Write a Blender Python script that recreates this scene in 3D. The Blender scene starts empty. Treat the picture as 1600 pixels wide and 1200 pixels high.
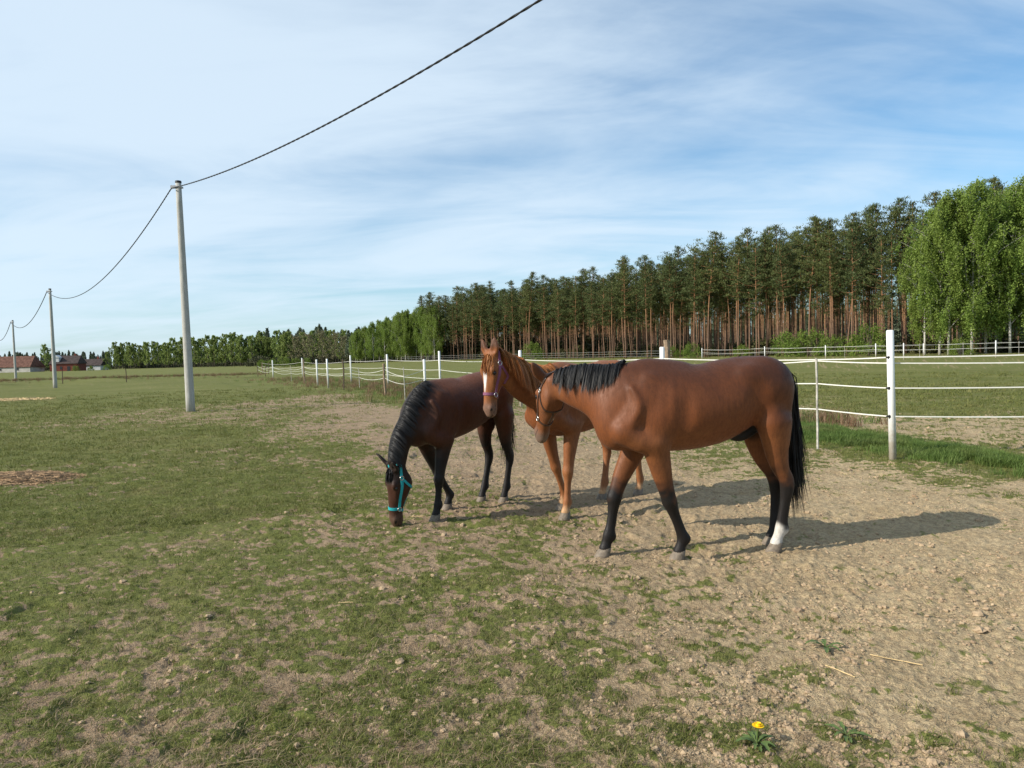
import bpy, math, random
import numpy as np
from mathutils import Vector, Matrix

# ------------------------------------------------------------------ camera, sky, sun, exposure
scene = bpy.context.scene
col = scene.collection
R = math.radians
EYE = 1.6                        # eye height in metres; withers of the big horse sit at eye level
FPX = 1155.0                     # focal length in pixels of the 1600 px wide photograph (26 mm phone lens)
ROLL = math.atan(0.025)
PITCH = math.atan(43.5 / FPX)
_R0 = np.array([1.0, 0, 0]); _U0 = np.array([0, math.sin(PITCH), math.cos(PITCH)])
CFW = np.array([0, math.cos(PITCH), -math.sin(PITCH)])
CRT = math.cos(ROLL) * _R0 - math.sin(ROLL) * _U0
CUP = math.sin(ROLL) * _R0 + math.cos(ROLL) * _U0
CAM = np.array([0.0, 0.0, EYE])
cd = bpy.data.cameras.new('camera'); cam = bpy.data.objects.new('camera', cd); col.objects.link(cam)
cd.sensor_width = 36.0; cd.lens = FPX / 1600.0 * 36.0; cd.clip_start = 0.05; cd.clip_end = 6000
cam.matrix_world = Matrix(((CRT[0], CUP[0], -CFW[0], CAM[0]), (CRT[1], CUP[1], -CFW[1], CAM[1]),
                           (CRT[2], CUP[2], -CFW[2], CAM[2]), (0, 0, 0, 1)))
scene.camera = cam

SUN_EL = R(31.0)
SUN_AZ = R(22.0)                 # shadows run to the right and 22 degrees away
sd = Vector((math.cos(SUN_AZ) * math.cos(SUN_EL), math.sin(SUN_AZ) * math.cos(SUN_EL), -math.sin(SUN_EL)))
sl = bpy.data.lights.new('sun', 'SUN'); sl.energy = 5.0; sl.angle = R(0.55); sl.color = (1.0, 0.93, 0.82)
so = bpy.data.objects.new('sun', sl); col.objects.link(so)
so.rotation_euler = sd.to_track_quat('-Z', 'Y').to_euler()

world = bpy.data.worlds.new('World'); scene.world = world; world.use_nodes = True
wt = world.node_tree; wt.nodes.clear()
def wn(t, **k):
    n = wt.nodes.new(t)
    for a, b in k.items(): setattr(n, a, b)
    return n
def wl(a, b): wt.links.new(a, b)
w_out = wn('ShaderNodeOutputWorld'); w_bg = wn('ShaderNodeBackground'); w_bg.inputs[1].default_value = 0.098
sky = wn('ShaderNodeTexSky', sky_type='NISHITA', sun_disc=False, sun_elevation=SUN_EL,
         sun_rotation=math.atan2(-math.cos(SUN_AZ), -math.sin(SUN_AZ)), altitude=80, air_density=1.0, dust_density=0.9, ozone_density=2.0)
geo = wn('ShaderNodeNewGeometry')
tc = wn('ShaderNodeTexCoord')
sep = wn('ShaderNodeSeparateXYZ'); wl(tc.outputs['Generated'], sep.inputs[0])
def wmath(op, a, b=None, c=None, clamp=False):
    n = wn('ShaderNodeMath', operation=op); n.use_clamp = clamp
    for i, v in enumerate((a, b, c)):
        if v is None: continue
        if isinstance(v, (int, float)): n.inputs[i].default_value = v
        else: wl(v, n.inputs[i])
    return n.outputs[0]
zz = wmath('MAXIMUM', sep.outputs[2], 0.0)
den = wmath('ADD', zz, 0.16)
px_ = wmath('DIVIDE', sep.outputs[0], den); py_ = wmath('DIVIDE', sep.outputs[1], den)
cv = wn('ShaderNodeCombineXYZ'); wl(px_, cv.inputs[0]); wl(py_, cv.inputs[1])
def cloud(scale, rot, stretch, detail, rough, dist, off):
    m = wn('ShaderNodeMapping'); m.inputs['Rotation'].default_value = (0, 0, R(rot)); m.inputs['Scale'].default_value = stretch
    m.inputs['Location'].default_value = off
    wl(cv.outputs[0], m.inputs[0])
    n = wn('ShaderNodeTexNoise'); n.inputs['Scale'].default_value = scale; n.inputs['Detail'].default_value = detail
    n.inputs['Roughness'].default_value = rough; n.inputs['Distortion'].default_value = dist
    wl(m.outputs[0], n.inputs['Vector']); return n.outputs['Fac']
c1 = cloud(0.62, 18, (0.75, 1.1, 1), 6, 0.55, 0.9, (3.1, 1.7, 0))
c2 = cloud(1.3, 24, (0.55, 1.3, 1), 7, 0.58, 1.0, (7.4, 2.2, 0))
c3 = cloud(0.22, 0, (1, 1, 1), 2, 0.5, 0.0, (1.9, 5.3, 0))
cs = wmath('MULTIPLY_ADD', c2, 0.55, wmath('MULTIPLY', c1, 0.75))
cs = wmath('MULTIPLY_ADD', c3, 0.35, cs)
cs = wmath('MULTIPLY_ADD', sep.outputs[0], -0.20, cs)      # the cirrus veil thickens towards the sun's side
mr = wn('ShaderNodeMapRange', interpolation_type='SMOOTHSTEP'); mr.inputs['From Min'].default_value = 0.50; mr.inputs['From Max'].default_value = 1.02
wl(cs, mr.inputs[0])
hz = wn('ShaderNodeMapRange'); hz.inputs['From Min'].default_value = 0.0; hz.inputs['From Max'].default_value = 0.32
hz.inputs['To Min'].default_value = 0.45; hz.inputs['To Max'].default_value = 0.0
wl(sep.outputs[2], hz.inputs[0])
cf = wmath('MULTIPLY', mr.outputs[0], 0.85)
cf = wmath('MAXIMUM', cf, hz.outputs[0])
mx = wn('ShaderNodeMix', data_type='RGBA'); wl(cf, mx.inputs[0])
tint = wn('ShaderNodeMix', data_type='RGBA', blend_type='MULTIPLY'); tint.inputs[0].default_value = 1.0
wl(sky.outputs[0], tint.inputs[6]); tint.inputs[7].default_value = (0.84, 1.22, 1.36, 1)
wl(tint.outputs[2], mx.inputs[6]); mx.inputs[7].default_value = (6.7, 7.9, 9.0, 1)
wl(mx.outputs[2], w_bg.inputs[0]); wl(w_bg.outputs[0], w_out.inputs[0])

scene.view_settings.view_transform = 'Standard'; scene.view_settings.look = 'None'
scene.view_settings.exposure = 0.25; scene.view_settings.gamma = 1.0; scene.view_settings.use_curve_mapping = False
scene.render.engine = 'CYCLES'
scene.cycles.max_bounces = 5; scene.cycles.diffuse_bounces = 3; scene.cycles.glossy_bounces = 2
scene.cycles.transmission_bounces = 2; scene.cycles.transparent_max_bounces = 4
scene.cycles.use_denoising = True

# ------------------------------------------------------------------ pixel -> place helpers
def ground_base(x, y):
    """gentle rise of the meadow with distance"""
    r = np.hypot(x, y)
    k = np.clip((x / np.maximum(r, 1e-6) + .34) / .26, 0, 1); k = k * k * (3 - 2 * k)
    return 0.0056 * k * np.maximum(0.0, np.minimum(r, 260.0) - 30.0)
def ray(u, v): return CFW + CRT * (u - 800) / FPX + CUP * (600 - v) / FPX
def ground_px(u, v):
    d = ray(u, v); z = 0.0; p = CAM
    for _ in range(12):
        if d[2] > -1e-4: d = d.copy(); d[2] = -1e-4
        t = (z - EYE) / d[2]; t = min(t, 900.0); p = CAM + d * t; z = float(ground_base(p[0], p[1]))
    return np.array([p[0], p[1], z])
def depth_px(u, v, dist):
    """point on the pixel's ray at forward distance dist (dist itself comes from the ground or from neighbours)"""
    d = ray(u, v); return CAM + d * (dist / d[1])
def height_px(base, v):
    """height above the base point at which the upright there reaches image row v"""
    lo, hi = 0.0, 40.0
    for _ in range(40):
        m = 0.5 * (lo + hi); q = np.array([base[0], base[1], base[2] + m]) - CAM
        vv = 600 - FPX * (q @ CUP) / (q @ CFW)
        if vv > v: lo = m
        else: hi = m
    return lo

# ------------------------------------------------------------------ mesh helpers
class MB:
    """collects shapes; build() links them as one mesh object"""
    def __init__(s): s.v = []; s.f = []
    def add(s, v, f):
        o = len(s.v); s.v.extend([tuple(map(float, p)) for p in v]); s.f.extend([tuple(i + o for i in q) for q in f])
    def box(s, c, size, rz=0.0, rx=0.0):
        hx, hy, hz_ = size[0] / 2, size[1] / 2, size[2] / 2
        M = Matrix.Rotation(rz, 3, 'Z') @ Matrix.Rotation(rx, 3, 'X')
        P = [M @ Vector((a * hx, b * hy, k * hz_)) + Vector(c) for k in (-1, 1) for b in (-1, 1) for a in (-1, 1)]
        s.add(P, [(0, 2, 3, 1), (4, 5, 7, 6), (0, 1, 5, 4), (2, 6, 7, 3), (0, 4, 6, 2), (1, 3, 7, 5)])
    def tube(s, pts, rad, n=8, cap=True, squash=None):
        pts = [np.asarray(p, float) for p in pts]; N = len(pts)
        if not hasattr(rad, '__len__'): rad = [rad] * N
        V = []
        prev = None
        for i, p in enumerate(pts):
            t = pts[min(i + 1, N - 1)] - pts[max(i - 1, 0)]; t /= np.linalg.norm(t) + 1e-12
            if prev is None: a = np.cross(t, [0, 0, 1.0] if abs(t[2]) < .9 else [1.0, 0, 0])
            else: a = prev - t * (prev @ t)
            a /= np.linalg.norm(a) + 1e-12; prev = a; b = np.cross(t, a)
            for k in range(n):
                an = 2 * math.pi * k / n
                V.append(p + rad[i] * (a * math.cos(an) + b * math.sin(an)))
        Fc = []
        for i in range(N - 1):
            for k in range(n):
                k2 = (k + 1) % n
                Fc.append((i * n + k, i * n + k2, (i + 1) * n + k2, (i + 1) * n + k))
        if cap: Fc.append(tuple(range(n - 1, -1, -1))); Fc.append(tuple((N - 1) * n + k for k in range(n)))
        s.add(V, Fc)
    def lathe(s, prof, n=16, c=(0, 0, 0), ex=1.0, ey=1.0):
        V = []
        for r, z in prof:
            for k in range(n):
                a = 2 * math.pi * k / n; V.append((c[0] + r * ex * math.cos(a), c[1] + r * ey * math.sin(a), c[2] + z))
        Fc = [(i * n + k, i * n + (k + 1) % n, (i + 1) * n + (k + 1) % n, (i + 1) * n + k) for i in range(len(prof) - 1) for k in range(n)]
        Fc.append(tuple(range(n - 1, -1, -1))); Fc.append(tuple((len(prof) - 1) * n + k for k in range(n)))
        s.add(V, Fc)
    def ell(s, c, r, n=10, m=7):
        V = [(c[0], c[1], c[2] - r[2])]
        for j in range(1, m):
            t = math.pi * j / m - math.pi / 2
            for k in range(n):
                a = 2 * math.pi * k / n; V.append((c[0] + r[0] * math.cos(t) * math.cos(a), c[1] + r[1] * math.cos(t) * math.sin(a), c[2] + r[2] * math.sin(t)))
        V.append((c[0], c[1], c[2] + r[2])); L = len(V) - 1
        Fc = [(0, 1 + (k + 1) % n, 1 + k) for k in range(n)]
        for j in range(m - 2):
            for k in range(n):
                Fc.append((1 + j * n + k, 1 + j * n + (k + 1) % n, 1 + (j + 1) * n + (k + 1) % n, 1 + (j + 1) * n + k))
        Fc += [(L, 1 + (m - 2) * n + k, 1 + (m - 2) * n + (k + 1) % n) for k in range(n)]
        s.add(V, Fc)
    def mesh(s, name, mat=None, smooth=False):
        me = bpy.data.meshes.new(name); me.from_pydata(s.v, [], s.f); me.update()
        if smooth: me.polygons.foreach_set('use_smooth', [True] * len(me.polygons))
        if mat: me.materials.append(mat)
        return me
    def build(s, name, mat=None, parent=None, smooth=False):
        return link(name, s.mesh(name, mat, smooth), parent)
def link(name, data, parent=None):
    o = bpy.data.objects.new(name, data); col.objects.link(o)
    if parent is not None: o.parent = parent
    return o
def tag(o, label=None, cat=None, group=None, kind=None):
    if label: o['label'] = label
    if cat: o['category'] = cat
    if group: o['group'] = group
    if kind: o['kind'] = kind
    return o
def empty(name, loc, rz=0.0):
    o = bpy.data.objects.new(name, None); col.objects.link(o); o.location = [float(a) for a in loc]; o.rotation_euler = (0, 0, rz)
    o.empty_display_size = 0.2
    return o
def fast_mesh(name, V, quads=None, tris=None, mat=None, smooth=False):
    """mesh straight from numpy arrays"""
    me = bpy.data.meshes.new(name)
    V = np.asarray(V, np.float32); me.vertices.add(len(V)); me.vertices.foreach_set('co', V.ravel())
    idx = []; tot = []
    if quads is not None and len(quads): idx.append(np.asarray(quads, np.int32).ravel()); tot.append(np.full(len(quads), 4, np.int32))
    if tris is not None and len(tris): idx.append(np.asarray(tris, np.int32).ravel()); tot.append(np.full(len(tris), 3, np.int32))
    idx = np.concatenate(idx); tot = np.concatenate(tot); st = np.concatenate([[0], np.cumsum(tot)[:-1]]).astype(np.int32)
    me.loops.add(len(idx)); me.loops.foreach_set('vertex_index', idx)
    me.polygons.add(len(tot)); me.polygons.foreach_set('loop_start', st)
    me.update(calc_edges=True); me.validate()
    if smooth: me.polygons.foreach_set('use_smooth', np.ones(len(me.polygons), bool))
    if mat: me.materials.append(mat)
    return me
def vcol(me, name, rgb):
    a = me.color_attributes.new(name, 'FLOAT_COLOR', 'POINT')
    d = np.ones((len(rgb), 4), np.float32); d[:, :3] = rgb; a.data.foreach_set('color', d.ravel())
def vfloat(me, name, f):
    a = me.attributes.new(name, 'FLOAT', 'POINT'); a.data.foreach_set('value', np.asarray(f, np.float32))

def hash2(ix, iy, seed):
    n = (ix.astype(np.int64) * 374761393 + iy.astype(np.int64) * 668265263 + seed * 974634777) & 0xffffffff
    n = ((n ^ (n >> 13)) * 1274126177) & 0xffffffff
    n = ((n ^ (n >> 16)) * 2246822519) & 0xffffffff
    return ((n ^ (n >> 15)) & 0xffffff) / float(0xffffff)
def vnoise(x, y, seed=0):
    xi = np.floor(x); yi = np.floor(y); fx = x - xi; fy = y - yi
    fx = fx * fx * fx * (fx * (fx * 6 - 15) + 10); fy = fy * fy * fy * (fy * (fy * 6 - 15) + 10)
    a = hash2(xi, yi, seed); b = hash2(xi + 1, yi, seed); c = hash2(xi, yi + 1, seed); d = hash2(xi + 1, yi + 1, seed)
    return (a * (1 - fx) + b * fx) * (1 - fy) + (c * (1 - fx) + d * fx) * fy
def fbm(x, y, seed=0, oct=4, gain=0.5):
    s = 0; a = 1.0; t = 0
    for i in range(oct):
        ca, sa = math.cos(0.6 * i + .3), math.sin(0.6 * i + .3)
        s = s + a * vnoise((x * ca - y * sa) * 2 ** i + 17.3 * i, (x * sa + y * ca) * 2 ** i - 9.1 * i, seed + i); t += a; a *= gain
    return s / t
def sstep(a, b, x):
    t = np.clip((x - a) / (b - a), 0, 1); return t * t * (3 - 2 * t)

# ------------------------------------------------------------------ material helpers
class NT:
    def __init__(s, name):
        s.m = bpy.data.materials.new(name); s.m.use_nodes = True; s.t = s.m.node_tree; s.t.nodes.clear()
        s.out = s.n('ShaderNodeOutputMaterial'); s.b = s.n('ShaderNodeBsdfPrincipled'); s.l(s.b.outputs[0], s.out.inputs[0])
    def n(s, t, **k):
        n = s.t.nodes.new(t)
        for a, b in k.items(): setattr(n, a, b)
        return n
    def l(s, a, b): s.t.links.new(a, b)
    def noise(s, scale, detail=4, rough=.55, vec=None, dist=0.0):
        n = s.n('ShaderNodeTexNoise'); n.inputs['Scale'].default_value = scale; n.inputs['Detail'].default_value = detail
        n.inputs['Roughness'].default_value = rough; n.inputs['Distortion'].default_value = dist
        if vec is not None: s.l(vec, n.inputs['Vector'])
        return n.outputs['Fac']
    def coord(s, which='Object', scale=(1, 1, 1)):
        c = s.n('ShaderNodeTexCoord'); m = s.n('ShaderNodeMapping'); m.inputs['Scale'].default_value = scale
        s.l(c.outputs[which], m.inputs[0]); return m.outputs[0]
    def ramp(s, fac, stops):
        r = s.n('ShaderNodeValToRGB'); e = r.color_ramp.elements
        while len(e) < len(stops): e.new(0.5)
        for i, (p, c) in enumerate(stops): e[i].position = p; e[i].color = (c[0], c[1], c[2], 1)
        s.l(fac, r.inputs[0]); return r.outputs[0]
    def mix(s, fac, a, b, blend='MIX'):
        m = s.n('ShaderNodeMix', data_type='RGBA', blend_type=blend)
        for i, v in ((0, fac), (6, a), (7, b)):
            if isinstance(v, (int, float)): m.inputs[i].default_value = v
            elif isinstance(v, tuple): m.inputs[i].default_value = (v[0], v[1], v[2], 1)
            else: s.l(v, m.inputs[i])
        return m.outputs[2]
    def math(s, op, a, b=None, clamp=False):
        m = s.n('ShaderNodeMath', operation=op); m.use_clamp = clamp
        for i, v in enumerate((a, b)):
            if v is None: continue
            if isinstance(v, (int, float)): m.inputs[i].default_value = v
            else: s.l(v, m.inputs[i])
        return m.outputs[0]
    def maprange(s, f, a, b, c=0.0, d=1.0, smooth=True):
        m = s.n('ShaderNodeMapRange'); m.interpolation_type = 'SMOOTHSTEP' if smooth else 'LINEAR'
        for i, v in zip((1, 2, 3, 4), (a, b, c, d)): m.inputs[i].default_value = v
        s.l(f, m.inputs[0]); return m.outputs[0]
    def bump(s, h, strength=.5, dist=.01):
        b = s.n('ShaderNodeBump'); b.inputs['Strength'].default_value = strength; b.inputs['Distance'].default_value = dist
        s.l(h, b.inputs['Height']); s.l(b.outputs[0], s.b.inputs['Normal'])
    def set(s, color=None, rough=.7, spec=.3, **k):
        if color is not None:
            if isinstance(color, tuple): s.b.inputs['Base Color'].default_value = (*color, 1)
            else: s.l(color, s.b.inputs['Base Color'])
        if isinstance(rough, (int, float)): s.b.inputs['Roughness'].default_value = rough
        else: s.l(rough, s.b.inputs['Roughness'])
        s.b.inputs['Specular IOR Level'].default_value = spec
        for a, v in k.items(): s.b.inputs[a.replace('_', ' ')].default_value = v
        return s.m
def simple(name, c, rough=.7, spec=.3, var=.25, scale=12, coords='Object', bump=0.0, **k):
    t = NT(name); f = t.noise(scale, 5, .6, t.coord(coords))
    cc = t.ramp(f, [(.3, tuple(a * (1 - var) for a in c)), (.7, tuple(min(1, a * (1 + var)) for a in c))])
    if bump: t.bump(f, bump, .01)
    return t.set(cc, rough, spec, **k)
rng = np.random.default_rng(7)
random.seed(7)

# ------------------------------------------------------------------ the ground
# how much grass grows where, read off the photograph and laid out on the meadow (u, v, cover)
COVER = [(0,640,.95),(100,700,.92),(300,680,.9),(200,800,.86),(0,850,.8),(400,760,.85),(0,1000,.66),(200,950,.72),(400,900,.72),
 (300,1050,.62),(100,1150,.55),(350,1180,.55),(550,760,.78),(520,700,.8),(560,850,.62),(500,1000,.62),(600,1100,.52),(700,950,.52),
 (700,870,.55),(640,800,.62),(800,830,.48),(780,900,.48),(850,1000,.45),(800,1150,.42),(950,900,.36),(1000,960,.42),(1100,980,.36),
 (1000,1100,.36),(1150,1100,.3),(1100,900,.12),(950,860,.18),(1250,1000,.12),(1250,1080,.25),(1300,1170,.28),(1400,1100,.1),
 (1500,1180,.2),(1550,1000,.0),(1400,950,.02),(1500,850,0),(1250,900,.01),(1300,800,0),(1100,800,0),(1000,780,0),(900,760,.0),
 (850,720,0),(750,730,.03),(730,800,.2),(680,720,.12),(620,690,.15),(570,665,.2),(640,660,.02),(540,635,.25),(470,655,.5),(450,640,.55),
 (420,620,.85),(350,620,.92),(560,612,.85),(610,618,.88),(650,630,.85),(490,606,.75),(600,600,.8),(700,590,.9),(1300,600,.95),(1500,600,.95),
 (1400,640,.85),(1300,652,.25),(1450,668,.2),(1580,683,.2),(1300,682,.98),(1450,706,.98),(1590,732,.98),(1250,712,.5),(1400,722,.5),
 (1500,745,.55),(1590,765,.25),(1350,740,.04),(1450,775,0),(1580,810,0),(1000,600,.9),(1000,640,.5),(900,620,.5),(0,590,.9),(300,585,.85),
 (700,575,.8),(1100,570,.7),(1400,570,.7),(60,745,.75),(480,625,.4),(560,640,.12),(520,618,.35),(600,650,.05),(700,670,.02)]
_cp = np.array([ground_px(u, v)[:2] for u, v, c in COVER]); _cc = np.array([c for u, v, c in COVER])
def _lp(x, y): return np.arctan2(x, y), 0.75 * np.log(np.hypot(x, y) + 0.3)
_ca, _cl = _lp(_cp[:, 0], _cp[:, 1])
def grass_cover(x, y):
    out = np.empty(x.shape); 
    X = x.ravel(); Y = y.ravel(); o = np.empty(len(X))
    for i in range(0, len(X), 40000):
        a, l = _lp(X[i:i + 40000], Y[i:i + 40000])
        w = 1.0 / ((a[:, None] - _ca) ** 2 + (l[:, None] - _cl) ** 2 + 0.0006) ** 2.2
        o[i:i + 40000] = (w @ _cc) / w.sum(1)
    return o.reshape(x.shape)
def cover_noise(x, y):
    n = 0.26 * fbm(x * 2.3, y * 2.3, 3, 3) + 0.74 * fbm(x * 12.0, y * 12.0, 11, 3, .75)
    return 0.5 + 0.5 * np.tanh((n - 0.5) * 6.6)            # spread to about uniform 0..1
HOOF_PITS = []
def soil_relief(x, y, cover):
    rough = 1.0 - 0.45 * cover
    lump = (fbm(x * 2.0, y * 2.0, 21, 3) - .5) * 0.055
    clod = np.abs(fbm(x * 9, y * 9, 31, 3, .6) - .5) * 0.050 * (.25 + 1.1 * sstep(.35, .65, fbm(x * .9, y * .9, 35, 2)))
    fine = (fbm(x * 34, y * 34, 41, 2, .6) - .5) * 0.022
    pits = sstep(.62, .80, vnoise(x * 4.3 + 5, y * 4.3, 77)) * -0.035 * sstep(.35, .7, vnoise(x * .8, y * .8, 78))
    return (lump + clod + fine + pits - 0.02) * rough
def relief_fade(r): return np.clip(1.0 - (r - 14.0) / 24.0, 0, 1)
def ditch(x, y):
    """a low bank and ditch along the left field edge"""
    a = ground_px(0, 600); b = ground_px(400, 589); d = (b - a)[:2]; L = np.hypot(*d); d = d / L; n = np.array([-d[1], d[0]])
    s = (x - a[0]) * d[0] + (y - a[1]) * d[1]; t = (x - a[0]) * n[0] + (y - a[1]) * n[1]
    m = sstep(-80, -40, s) * (1 - sstep(L - 5, L + 20, s))
    return m * (0.34 * np.exp(-((t - 1.2) / 1.3) ** 2) - 0.50 * np.exp(-((t + 1.0) / 1.2) ** 2))
def ground_z(x, y, cover=None):
    x = np.asarray(x, float); y = np.asarray(y, float)
    if cover is None: cover = grass_cover(x, y)
    r = np.hypot(x, y)
    z = ground_base(x, y) + soil_relief(x, y, cover) * relief_fade(r)
    z = z + (fbm(x * .12, y * .12, 51, 3) - .5) * 0.10 * sstep(12, 40, r)
    return z + ditch(x, y)
front = np.linspace(R(-48), R(48), 860); back = np.linspace(R(48), R(312), 60)[1:-1]
ang = np.concatenate([front, back]); NA = len(ang)
inv = np.linspace(1 / 1.75, 1 / 60.0, 560); rad = np.concatenate([[0.35, 0.8, 1.2, 1.5], 1 / inv, np.geomspace(64, 4200, 46)])
# denser steps in the middle distance, where rows of pixels are thin but relief still shows
rad = np.unique(np.concatenate([rad, np.linspace(5, 12, 140), np.linspace(12, 30, 90)])); NR = len(rad)
AA, RR = np.meshgrid(ang, rad); GX = RR * np.sin(AA); GY = RR * np.cos(AA)
GC = grass_cover(GX, GY)
gm = sstep(-.25, .15, GC + .03 - cover_noise(GX, GY)) * .88
far_blend = sstep(16, 40, RR); gm = gm * (1 - far_blend) + far_blend * (0.35 * gm + 0.65 * GC)
GZ = ground_z(GX, GY, GC) + gm * 0.006 * relief_fade(RR)
V = np.stack([GX, GY, GZ], -1).reshape(-1, 3)
ii = np.arange(NR - 1)[:, None] * NA; jj = np.arange(NA)[None, :]; j2 = (jj + 1) % NA
Q = np.stack([ii + jj, ii + j2, ii + NA + j2, ii + NA + jj], -1).reshape(-1, 4)[:, ::-1]
V = np.vstack([V, [[0, 0, 0]]]); T0 = np.stack([np.arange(NA), np.full(NA, len(V) - 1), (np.arange(NA) + 1) % NA], 1)[:, ::-1]
t = NT('meadow_ground')
at = t.n('ShaderNodeAttribute', attribute_name='grass'); sa = t.n('ShaderNodeAttribute', attribute_name='sand')
w = t.coord('Object')
n1 = t.noise(2.3, 6, .65, w); n2 = t.noise(26, 5, .65, w); n3 = t.noise(120, 3, .6, w); n4 = t.noise(.16, 5, .6, w); n5 = t.noise(7, 4, .6, w)
soil = t.mix(sa.outputs['Fac'], t.ramp(n1, [(.28, (.275, .195, .122)), (.72, (.405, .30, .195))]), t.ramp(n1, [(.28, (.41, .305, .170)), (.72, (.56, .44, .268))]))
soil = t.mix(t.maprange(n2, .34, .62, .0, 1.0), t.mix(.55, soil, (.18, .125, .08)), soil)
soil = t.mix(t.maprange(n3, .34, .52, .45, 0), soil, (.15, .10, .062))
n6 = t.noise(48, 4, .7, w); soil = t.mix(t.maprange(n6, .56, .68, 0, .5), soil, (.52, .42, .29))
gr = t.ramp(n4, [(.3, (.135, .152, .040)), (.55, (.172, .182, .052)), (.75, (.225, .212, .078))])
gr = t.mix(t.maprange(n2, .35, .65), t.mix(.55, gr, (.055, .070, .020)), gr)
gr = t.mix(t.maprange(n5, .48, .72, 0, .45), gr, (.27, .215, .12))
gr = t.mix(t.maprange(t.noise(.55, 5, .65, w), .50, .72, 0, .5), gr, (.25, .205, .10))
gr = t.mix(t.maprange(n3, .3, .5, .45, 0), gr, (.06, .062, .02))
thr = t.math('ADD', at.outputs['Fac'], t.math('MULTIPLY', t.math('SUBTRACT', n2, .5), .9))
cc = t.mix(t.maprange(thr, .3, .7), soil, gr)
t.bump(t.math('ADD', t.math('MULTIPLY', n2, .7), t.math('MULTIPLY', n3, .45)), 1.0, .03)
M_GROUND = t.set(cc, .95, .08)
gme = fast_mesh('ground', V, Q, T0, M_GROUND, True)
sand = sstep(-.25, .35, GX / np.maximum(RR, 1) * 1.0 - 0.12) * (1 - sstep(30, 60, RR) * .5)
vfloat(gme, 'grass', np.append(gm.ravel(), .5)); vfloat(gme, 'sand', np.append(sand.ravel(), .5))
tag(link('ground', gme), 'sandy trampled paddock soil passing into patchy grazed meadow', None, None, 'structure')

# ---- scatter helpers: points carry rotation and scale, geometry nodes put a tuft on each (stuff)
def scatter(name, P, scale, protos, label, tilt=.12, yaw=None, cat=None):
    me = bpy.data.meshes.new(name); me.vertices.add(len(P)); me.vertices.foreach_set('co', np.asarray(P, np.float32).ravel())
    rot = rng.normal(0, tilt, (len(P), 3)).astype(np.float32); rot[:, 2] = rng.uniform(0, 6.283, len(P)) if yaw is None else yaw
    a = me.attributes.new('rot', 'FLOAT_VECTOR', 'POINT'); a.data.foreach_set('vector', rot.ravel())
    vfloat(me, 'scl', scale)
    a = me.attributes.new('pick', 'INT', 'POINT'); a.data.foreach_set('value', rng.integers(0, len(protos), len(P)).astype(np.int32))
    o = link(name, me)
    pc = bpy.data.collections.new(name + '_pieces')
    for k, pm in enumerate(protos):
        po = bpy.data.objects.new('%s_piece%02d' % (name, k), pm); pc.objects.link(po)
    ng = bpy.data.node_groups.new(name, 'GeometryNodeTree')
    ng.interface.new_socket('Geometry', in_out='INPUT', socket_type='NodeSocketGeometry')
    ng.interface.new_socket('Geometry', in_out='OUTPUT', socket_type='NodeSocketGeometry')
    N = ng.nodes; gi = N.new('NodeGroupInput'); go = N.new('NodeGroupOutput')
    m2p = N.new('GeometryNodeMeshToPoints'); iop = N.new('GeometryNodeInstanceOnPoints'); ci = N.new('GeometryNodeCollectionInfo')
    ci.inputs['Collection'].default_value = pc; ci.inputs['Separate Children'].default_value = True; ci.inputs['Reset Children'].default_value = True
    def attr(nm, ty):
        q = N.new('GeometryNodeInputNamedAttribute'); q.data_type = ty; q.inputs['Name'].default_value = nm; return q.outputs[0]
    L = ng.links.new
    L(gi.outputs[0], m2p.inputs[0]); L(m2p.outputs[0], iop.inputs['Points']); L(ci.outputs[0], iop.inputs['Instance'])
    iop.inputs['Pick Instance'].default_value = True
    L(attr('pick', 'INT'), iop.inputs['Instance Index']); L(attr('scl', 'FLOAT'), iop.inputs['Scale'])
    e2r = N.new('FunctionNodeEulerToRotation'); L(attr('rot', 'FLOAT_VECTOR'), e2r.inputs[0]); L(e2r.outputs[0], iop.inputs['Rotation'])
    L(iop.outputs[0], go.inputs[0])
    md = o.modifiers.new('scatter', 'NODES'); md.node_group = ng
    tag(o, label, cat, None, 'stuff'); return o

def blade_tuft(name, mat, n, h, w, spread, lean, seg=2, seed=0):
    g = np.random.default_rng(seed); V = []; F = []
    for i in range(n):
        a = g.uniform(0, 6.283); r = spread * math.sqrt(g.uniform()); bx, by = r * math.cos(a), r * math.sin(a)
        d = g.uniform(0, 6.283); ln = lean * g.uniform(.3, 1.3); hh = h * g.uniform(.45, 1.15); ww = w * g.uniform(.7, 1.2)
        sx, sy = -math.sin(d) * ww / 2, math.cos(d) * ww / 2; o = len(V)
        for k in range(seg):
            f = k / seg; off = ln * hh * f * f; tp = 1 - .35 * f
            c = (bx + off * math.cos(d), by + off * math.sin(d), hh * (f - .25 * ln * f * f) - .004)
            V += [(c[0] - sx * tp, c[1] - sy * tp, c[2]), (c[0] + sx * tp, c[1] + sy * tp, c[2])]
        off = ln * hh; V.append((bx + off * math.cos(d), by + off * math.sin(d), hh * (1 - .3 * ln)))
        for k in range(seg - 1): F.append((o + 2 * k, o + 2 * k + 1, o + 2 * k + 3, o + 2 * k + 2))
        F.append((o + 2 * seg - 2, o + 2 * seg - 1, o + 2 * seg))
    m = MB(); m.add(V, F); return m.mesh(name, mat)
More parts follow.
